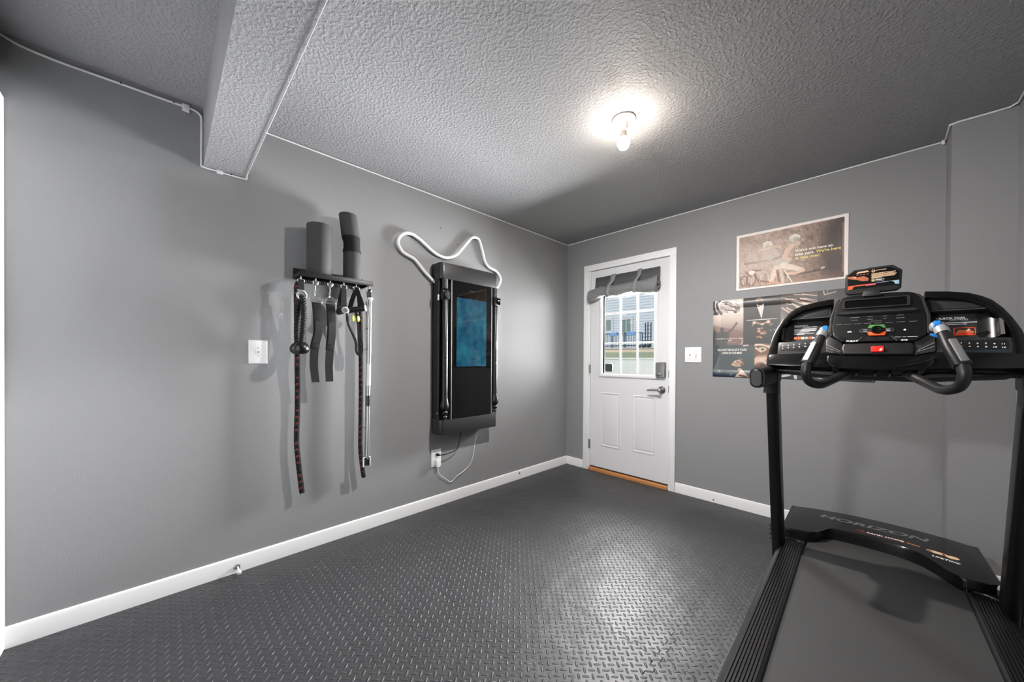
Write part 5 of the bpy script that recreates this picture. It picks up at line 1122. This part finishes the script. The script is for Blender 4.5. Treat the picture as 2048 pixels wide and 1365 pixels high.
    obj('pen_slot', MB().tube([FP(0.244, 0.144, -0.026), FP(0.270, 0.1535, -0.026)], 0.0028, 8), 'black', con)
    # device holder with a printed film on top
    HY = -1.045
    HD = lambda a, z, w: Vector((2.360, HY, 0)) + TX * a + Vector((0, 0, z)) - TY * w
    out = [(-0.094, 1.422), (-0.084, 1.4165), (0.055, 1.4205), (0.066, 1.430), (0.0685, 1.500), (0.042, 1.524), (-0.022, 1.524), (-0.034, 1.521), (-0.072, 1.5205), (-0.096, 1.502), (-0.097, 1.430)]
    hd = obj('device_holder', MB().prism(out, -0.018, 0.014, HD), 'blacktex', t, bevel=0.006, seg=3)
    film = [(-0.0885, 1.4375), (0.0600, 1.4425), (0.0595, 1.4960), (0.034, 1.5165), (-0.070, 1.5140), (-0.0885, 1.4990)]
    obj('printed_film', MB().prism(film, 0.012, 0.0150, HD), 'blackfilm', hd, smooth=False)
    q = MB(); q.prism([(-0.0880, 1.4380), (-0.0755, 1.4390), (-0.0700, 1.4500), (-0.035, 1.4510), (-0.035, 1.4555), (-0.0880, 1.4535)], 0.0148, 0.0154, HD, mi=0).prism([(-0.035, 1.4490), (-0.008, 1.4490), (-0.003, 1.4560), (-0.035, 1.4555)], 0.0148, 0.0154, HD, mi=1).prism([(0.034, 1.4590), (0.0595, 1.4600), (0.0598, 1.4450), (0.050, 1.4450), (0.045, 1.4550)], 0.0148, 0.0154, HD, mi=2).prism([(-0.003, 1.4565), (0.034, 1.4578), (0.034, 1.4592), (-0.003, 1.4580)], 0.0148, 0.0154, HD, mi=2)
    obj('film_stripes', q, ['orange', 'pinkprint', 'blueprint'], hd, smooth=False)
    q = MB(); q.prism([(-0.0885, 1.4930), (-0.0700, 1.4935), (-0.060, 1.4880), (-0.040, 1.4900), (-0.026, 1.4790), (-0.0275, 1.4690), (-0.045, 1.4690), (-0.060, 1.4770), (-0.0720, 1.4800), (-0.0885, 1.4850)], 0.0148, 0.0154, HD, mi=0).prism([(-0.064, 1.5010), (-0.058, 1.5095), (-0.030, 1.5120), (-0.024, 1.5060), (-0.035, 1.5045), (-0.050, 1.5040)], 0.0148, 0.0154, HD, mi=1).prism([(-0.070, 1.4880), (-0.065, 1.4895), (-0.064, 1.4860), (-0.069, 1.4850)], 0.0152, 0.0157, HD, mi=2)
    for i in range(4): q.prism([(-0.062 + i * 0.010, 1.4945), (-0.056 + i * 0.010, 1.4965), (-0.056 + i * 0.010, 1.4990), (-0.062 + i * 0.010, 1.4975)], 0.0148, 0.0154, HD, mi=0)
    obj('film_picture', q, ['brownskin', 'paleprint', 'print'], hd, smooth=False)
    q = MB(); q.strip([(-0.0125 + 0.0055 * math.cos(2 * PI * k / 16), 1.5065 + 0.0055 * math.sin(2 * PI * k / 16)) for k in range(17)], [(-0.0125 + 0.0038 * math.cos(2 * PI * k / 16), 1.5065 + 0.0038 * math.sin(2 * PI * k / 16)) for k in range(17)], 0.0148, 0.0154, HD)
    q.prism([(-0.0160, 1.5058), (-0.0090, 1.5058), (-0.0090, 1.5072), (-0.0160, 1.5072)], 0.0148, 0.0154, HD).prism([(-0.0050, 1.5068), (0.024, 1.5085), (0.024, 1.5105), (-0.0050, 1.5088)], 0.0148, 0.0154, HD)
    for i, (x1_, s) in enumerate(((0.050, 1.4950), (0.046, 1.4905), (0.052, 1.4870), (0.050, 1.4830), (0.047, 1.4795), (0.010, 1.4760))): q.prism([(-0.0180, s), (x1_, s + 0.0010), (x1_, s + 0.0030), (-0.0180, s + 0.0020)], 0.0148, 0.0154, HD)
    obj('film_lettering', q, 'peach', hd, smooth=False)
    q = MB(); o_, i_ = moved(rrect(0.036, 0.0095, 0.002, 2), 0.0000, 1.4685), moved(rrect(0.0345, 0.008, 0.0015, 2), 0.0000, 1.4685); q.strip(o_ + [o_[0]], i_ + [i_[0]], 0.0148, 0.0153, HD, mi=0)
    q.prism(moved(rrect(0.007, 0.006, 0.002, 2), -0.0125, 1.4685), 0.0148, 0.0153, HD, mi=1).prism(moved(rrect(0.019, 0.0025, 0.0005, 1), 0.0035, 1.4690), 0.0148, 0.0153, HD, mi=0)
    obj('film_badge', q, ['print', 'yellow'], hd, smooth=False)
    obj('holder_neck', MB().prism([(-0.046, 1.405), (0.010, 1.405), (0.004, 1.428), (-0.040, 1.428)], -0.012, 0.020, HD), 'dkgrey', t, bevel=0.002)
    obj('holder_base', MB().prism([(-0.07, 1.36), (0.07, 1.36), (0.05, 1.408), (-0.05, 1.408)], -0.018, 0.004, HD), 'blacktex', t, bevel=0.004)
    # front grips
    for s_ in (-1, 1):
        G = lambda a, y, z: Vector((2.360, 0, 0)) + TX * a * s_ + Vector((0, y, z))
        pts = [G(0.060, -1.08, 1.098), G(0.078, -1.135, 1.092), G(0.128, -1.22, 1.057), G(0.155, -1.30, 1.0425), G(0.1805, -1.355, 1.056), G(0.1895, -1.378, 1.090), G(0.1865, -1.370, 1.127)]
        obj('grip_bar', MB().tube(spline(pts, 7), 0.0155, 18, up=(1, 0, 0)), 'griptube', t)
        a, b = G(0.1870, -1.3705, 1.122), G(0.1495, -1.2800, 1.246); dirv = (b - a).normalized()
        g = obj('hand_grip', MB().sweep([a, a + dirv * 0.004, a + dirv * 0.075, a + dirv * 0.11, b], lambda i, q: rrect((0.035, 0.038, 0.036, 0.033, 0.027)[i], (0.036, 0.040, 0.038, 0.033, 0.025)[i], 0.011, 4), up=(1, 0, 0)), 'rubber', t)
        # sensor plate on the outer, user-facing side
        nrm = (Vector((0, -1, 0.35)) + TX * s_ * 0.45); nrm = (nrm - dirv * nrm.dot(dirv)).normalized(); wd = dirv.cross(nrm).normalized()
        pl = MB(); c0 = a + dirv * 0.006
        pl.prism([(-0.010, 0.0), (0.010, 0.0), (0.009, 0.092), (-0.009, 0.092)], 0.008, 0.0215, lambda x, y, w: c0 + wd * x + dirv * y + nrm * w)
        obj('pulse_sensor', pl, 'sensorplate', g, bevel=0.003)
        kc = G(0.1430, -1.2680, 1.2545)
        k = MB().ball(kc + TX * 0.0085 * s_, 0.0175, 18, (0.62, 1, 1)); k.ball(kc - TX * 0.0095 * s_, 0.0170, 18, (0.55, 1, 1)); k.tube([b - dirv * 0.020, b - dirv * 0.010, b, b + dirv * 0.010], [0.0172, 0.0180, 0.0175, 0.0150], 20)
        obj('grip_head', k, 'silverplastic', g)
        ridg = [(0.0175, -0.0075), (0.0196, -0.0062), (0.0196, 0.0062), (0.0175, 0.0075)]
        obj('thumb_roller', MB().lathe(ridg, kc + Vector((0, -0.002, 0.0015)) - TX * 0.001 * s_, TX, 30), 'blue', g)
    obj('grip_tab', MB().prism(rrect(0.010, 0.022, 0.003, 2), -0.002, 0.003, lambda a, b, w: Vector((2.4945, -1.290, 1.2245)) + Vector((0.82, 0, -0.45)) * b + Vector((0.4, 0, 0.8)) * a + Vector((0, -1, 0)) * w), 'blue', t, bevel=0.001)
M['dkrail'] = mat('dark_rail_plastic', rgb(20), 0.36)
M['paper'] = M['print']
M['sensorplate'] = mat('pulse_sensor_steel', rgb(132), 0.45, metal=0.3)
M['hoodgloss'] = mat('hood_gloss_plastic', rgb(12), 0.24)
M['pocket'] = mat('pocket_plastic', rgb(28), 0.3)
M['dkgrey2'] = mat('matt_dark_panel', rgb(36), 0.45)
M['blackface'] = mat('console_face_film', rgb(9), 0.36)
M['blackfilm'] = mat('printed_black_film', rgb(9), 0.22)
M['lipblack'] = mat('soft_black_plastic', rgb(16), 0.45)
M['blueline'] = mat('blue_line_print', rgb(40, 88, 122), 0.4)
M['griptube'] = mat('black_grip_sleeve', rgb(26), 0.42)
treadmill()
# ---------------------------------------------------------------- outside the door
def outside():
    struct('lawn', MB().prism([(0.2, -0.25), (4.9, -0.55), (6.5, 0.55), (15.8, 1.53), (16.0, 1.54), (17.0, 1.56), (30.0, 1.7), (30.0, -1.0), (0.2, -1.0)], -30, 14, lambda a, b, w: Vector((w, a, b))), 'lawn', 'sloping grass bank outside', smooth=False)
    b = MB(); b.box(-9, 4, 4.98, 5.02, -0.62, 1.135)
    fence = empty('privacy_fence', (-2.4, 5.0, -0.5), 'white solid vinyl fence outside the door glass', 'fence')
    obj('fence_panel', b, 'fence', fence, smooth=False)
    obj('fence_cap', MB().box(-9, 4, 4.96, 5.04, 1.135, 1.176), 'fence', fence, bevel=0.005)
    for x in (-6.6, -4.4, 0.02, 2.2): obj('fence_post', MB().box(x - 0.055, x + 0.055, 4.955, 5.045, -0.62, 1.215), 'fence', fence, bevel=0.006)
    rw = empty('garden_wall', (-8, 16.2, 1.2), 'low tan stone wall above the grass bank outside', 'garden wall')
    obj('stone_wall', MB().box(-20, 4, 16.0, 16.5, 1.15, 1.74), 'tanwall', rw, bevel=0.02)
    obj('wall_cap', MB().box(-20, 4, 15.95, 16.55, 1.74, 1.785), 'fence', rw, bevel=0.02)
    # neighbouring house
    hs = empty('neighbour_house', (-9, 22, 1.5), 'pale sided neighbouring house seen through the door glass', 'house')
    obj('house_body', MB().box(-20, 12, 22.03, 27, 1.0, 9.0), 'fence', hs, smooth=False)
    b = MB(); z = 1.75
    while z < 9.0:
        b.prism([(22.03, z), (22.000 - 0.014, z), (22.012, z + 0.2), (22.03, z + 0.2)], -20, 12, lambda a, q, w: Vector((w, a, q))); z += 0.20
    obj('lap_siding', b, 'siding', hs, smooth=False)
    obj('water_table', MB().box(-20, 12, 21.96, 22.03, 1.0, 1.76), 'fence', hs, smooth=False)
    def win(x0, x1, z0, z1):
        w = MB(); f = 0.17
        for q in ((x0 - f, x0, z0 - f, z1 + f), (x1, x1 + f, z0 - f, z1 + f), (x0, x1, z0 - f, z0), (x0, x1, z1, z1 + f)): w.box(q[0], q[1], 21.93, 22.02, q[2], q[3])
        w.box((x0 + x1) / 2 - 0.03, (x0 + x1) / 2 + 0.03, 21.95, 22.0, z0, z1)
        o = obj('window_frame', w, 'fence', hs, smooth=False); obj('window_glass', MB().box(x0, x1, 21.96, 21.98, z0, z1), 'winglass', o, smooth=False)
    win(-13.15, -12.22, 3.38, 4.22); win(-11.33, -10.58, 3.17, 4.15)
    # deck railing
    r = empty('deck_railing', (-10.3, 20, 2.0), 'dark metal deck railing in front of the pale neighbouring house', 'railing')
    x0, x1 = -13.0, -8.75
    obj('deck_floor', MB().box(x0 - 0.5, -7.6, 19.9, 21.9, 1.86, 1.95), 'fence', r, smooth=False)
    for z in (2.10, 2.95): obj('rail', MB().box(x0, x1, 19.97, 20.03, z - 0.025, z + 0.025), 'darkrail', r, smooth=False)
    n = 34
    for i in range(n + 1):
        x = x0 + (x1 - x0) * i / n; w = 0.035 if i % 8 == 0 else 0.013
        obj('post' if i % 8 == 0 else 'baluster', MB().box(x - w, x + w, 20 - w, 20 + w, 1.95, 2.98 if w < 0.02 else 3.03), 'darkrail', r, smooth=False)
    for x0_, x1_, lab in ((-11.20, -10.58, 'blue cloth hung over the left part of the deck railing outside'), (-9.82, -9.16, 'blue cloth hung over the middle of the deck railing outside')):
        q = MB().prism([(19.94, 2.80), (19.93, 3.02), (20.0, 3.07), (20.07, 3.02), (20.06, 2.84), (20.05, 2.84), (20.06, 3.01), (20.0, 3.05), (19.945, 3.01), (19.955, 2.80)], x0_, x1_, lambda a, b, w: Vector((w, a, b)))
        tag(obj('blue_cloth', q, 'bluecloth', smooth=False), lab, 'cloth')
    tr = empty('metal_trellis', (-8.4, 20, 1.95), 'tall dark blue metal trellis at the right end of the deck railing outside', 'trellis')
    q = MB()
    for x, zt in ((-8.72, 2.95), (-8.50, 3.60), (-8.33, 3.66), (-8.12, 3.62)): q.box(x - 0.03, x + 0.03, 19.95, 20.01, 1.95, zt)
    obj('upright', q, 'darkrail', tr, smooth=False); q = MB()
    for z in (2.15, 2.4, 2.65, 2.9): q.box(-8.75, -8.09, 19.955, 20.005, z - 0.02, z + 0.02)
    for z in (3.15, 3.4): q.box(-8.53, -8.09, 19.955, 20.005, z - 0.015, z + 0.015)
    obj('crossbar', q, 'darkrail', tr, smooth=False)
    rs = random.Random(4)
    sh = MB()
    for i in range(16): sh.ball((-9.0 + rs.random() * 0.95, 19.75, 1.98 + rs.random() * 0.10), 0.06 + rs.random() * 0.05, 8)
    tag(obj('low_shrub', sh, 'bush'), 'low dark shrub below the metal trellis outside', 'shrub')
    c = MB()
    for q in ((-2.0, 0.20, -0.6, 3.2), (1.19, 5.0, -0.6, 3.2), (0.20, 1.19, 2.12, 3.2), (0.20, 1.19, -0.6, 0.0)): c.box(q[0], q[1], 0.125, 0.15, q[2], q[3])
    struct('outside_baffle', c, 'baffle', 'unseen dark baffle added outside around the door', smooth=False)  # unseen boards added to stop lamp light bouncing off the wall onto the fence
M['baffle'] = mat('dark_baffle', rgb(40), 0.8)
outside()

# ---------------------------------------------------------------- light
def lamp(name, kind, loc, power, color=(1, 1, 1), rot=None, **k):
    d = bpy.data.lights.new(name, kind); d.energy = power; d.color = color
    for q, w in k.items(): setattr(d, q, w)
    o = bpy.data.objects.new(name, d); COL.objects.link(o); o.location = loc
    if rot: o.rotation_euler = rot
    return o
def aim(o, target):
    o.rotation_euler = (Vector(target) - o.location).to_track_quat('-Z', 'Y').to_euler()
sky = bpy.data.worlds.new('daylight'); S.world = sky; sky.use_nodes = True
sky.node_tree.nodes['Background'].inputs[0].default_value = (0.80, 0.90, 1.0, 1); sky.node_tree.nodes['Background'].inputs[1].default_value = SKY
sun = lamp('sun', 'SUN', (0, -10, 20), SUN, (1.0, 0.97, 0.92), angle=R(1.0)); sun.rotation_euler = (R(42), 0, R(-12))
# unseen area lamps added outside, standing in for daylight through the door glass
high_day = lamp('high_daylight', 'AREA', (-0.55, 1.9, 2.95), HIGH_DAY, (0.985, 0.99, 1.0), shape='RECTANGLE', size=2.6, size_y=1.4); aim(high_day, (1.0, -0.6, 0.4))
day = lamp('yard_daylight', 'AREA', (0.72, 1.6, 1.38), DAY, (0.97, 0.985, 1.0), shape='RECTANGLE', size=0.90, size_y=1.5, spread=R(132)); aim(day, (0.70, 0.0, 1.38))
side = lamp('side_daylight', 'AREA', (2.45, 1.6, 1.38), DAY * 0.42, (0.97, 0.985, 1.0), shape='RECTANGLE', size=2.5, size_y=1.5); aim(side, (2.0, 0.0, 1.38))
# the photographer's flash beside the camera
fl = lamp('flash', 'SPOT', (1.57, -3.20, 1.84), FLASH, (1.0, 0.99, 0.98), shadow_soft_size=0.06, spot_size=R(95), spot_blend=0.8); aim(fl, (1.9, 0.0, 0.9))

# ---------------------------------------------------------------- camera
def camera():
    f, yaw, pitch, roll, sy = 711.351, 0.79745, 0.00586, 0.00585, 39.319
    F = Vector((-math.sin(yaw), math.cos(yaw), 0)); Rt = Vector((math.cos(yaw), math.sin(yaw), 0)); U = Vector((0, 0, 1))
    F2 = F * math.cos(pitch) - U * math.sin(pitch); U2 = U * math.cos(pitch) + F * math.sin(pitch)
    R3 = Rt * math.cos(roll) + U2 * math.sin(roll); U3 = U2 * math.cos(roll) - Rt * math.sin(roll)
    cd = bpy.data.cameras.new('camera'); cd.sensor_fit = 'HORIZONTAL'; cd.sensor_width = 36.0; cd.lens = f / 2048 * 36; cd.shift_y = sy / 2048; cd.clip_start = 0.02; cd.clip_end = 200
    o = bpy.data.objects.new('camera', cd); COL.objects.link(o)
    o.matrix_world = Matrix(((R3.x, U3.x, -F2.x, 2.35935), (R3.y, U3.y, -F2.y, -3.14116), (R3.z, U3.z, -F2.z, 1.13828), (0, 0, 0, 1)))
    S.camera = o
camera()
S.view_settings.view_transform = 'Standard'; S.view_settings.look = 'None'; S.view_settings.gamma = 1.0; S.view_settings.use_curve_mapping = False
S.view_settings.exposure = EXPO
S.cycles.max_bounces = 10; S.cycles.diffuse_bounces = 6; S.cycles.transparent_max_bounces = 12; S.cycles.caustics_reflective = False; S.cycles.caustics_refractive = False
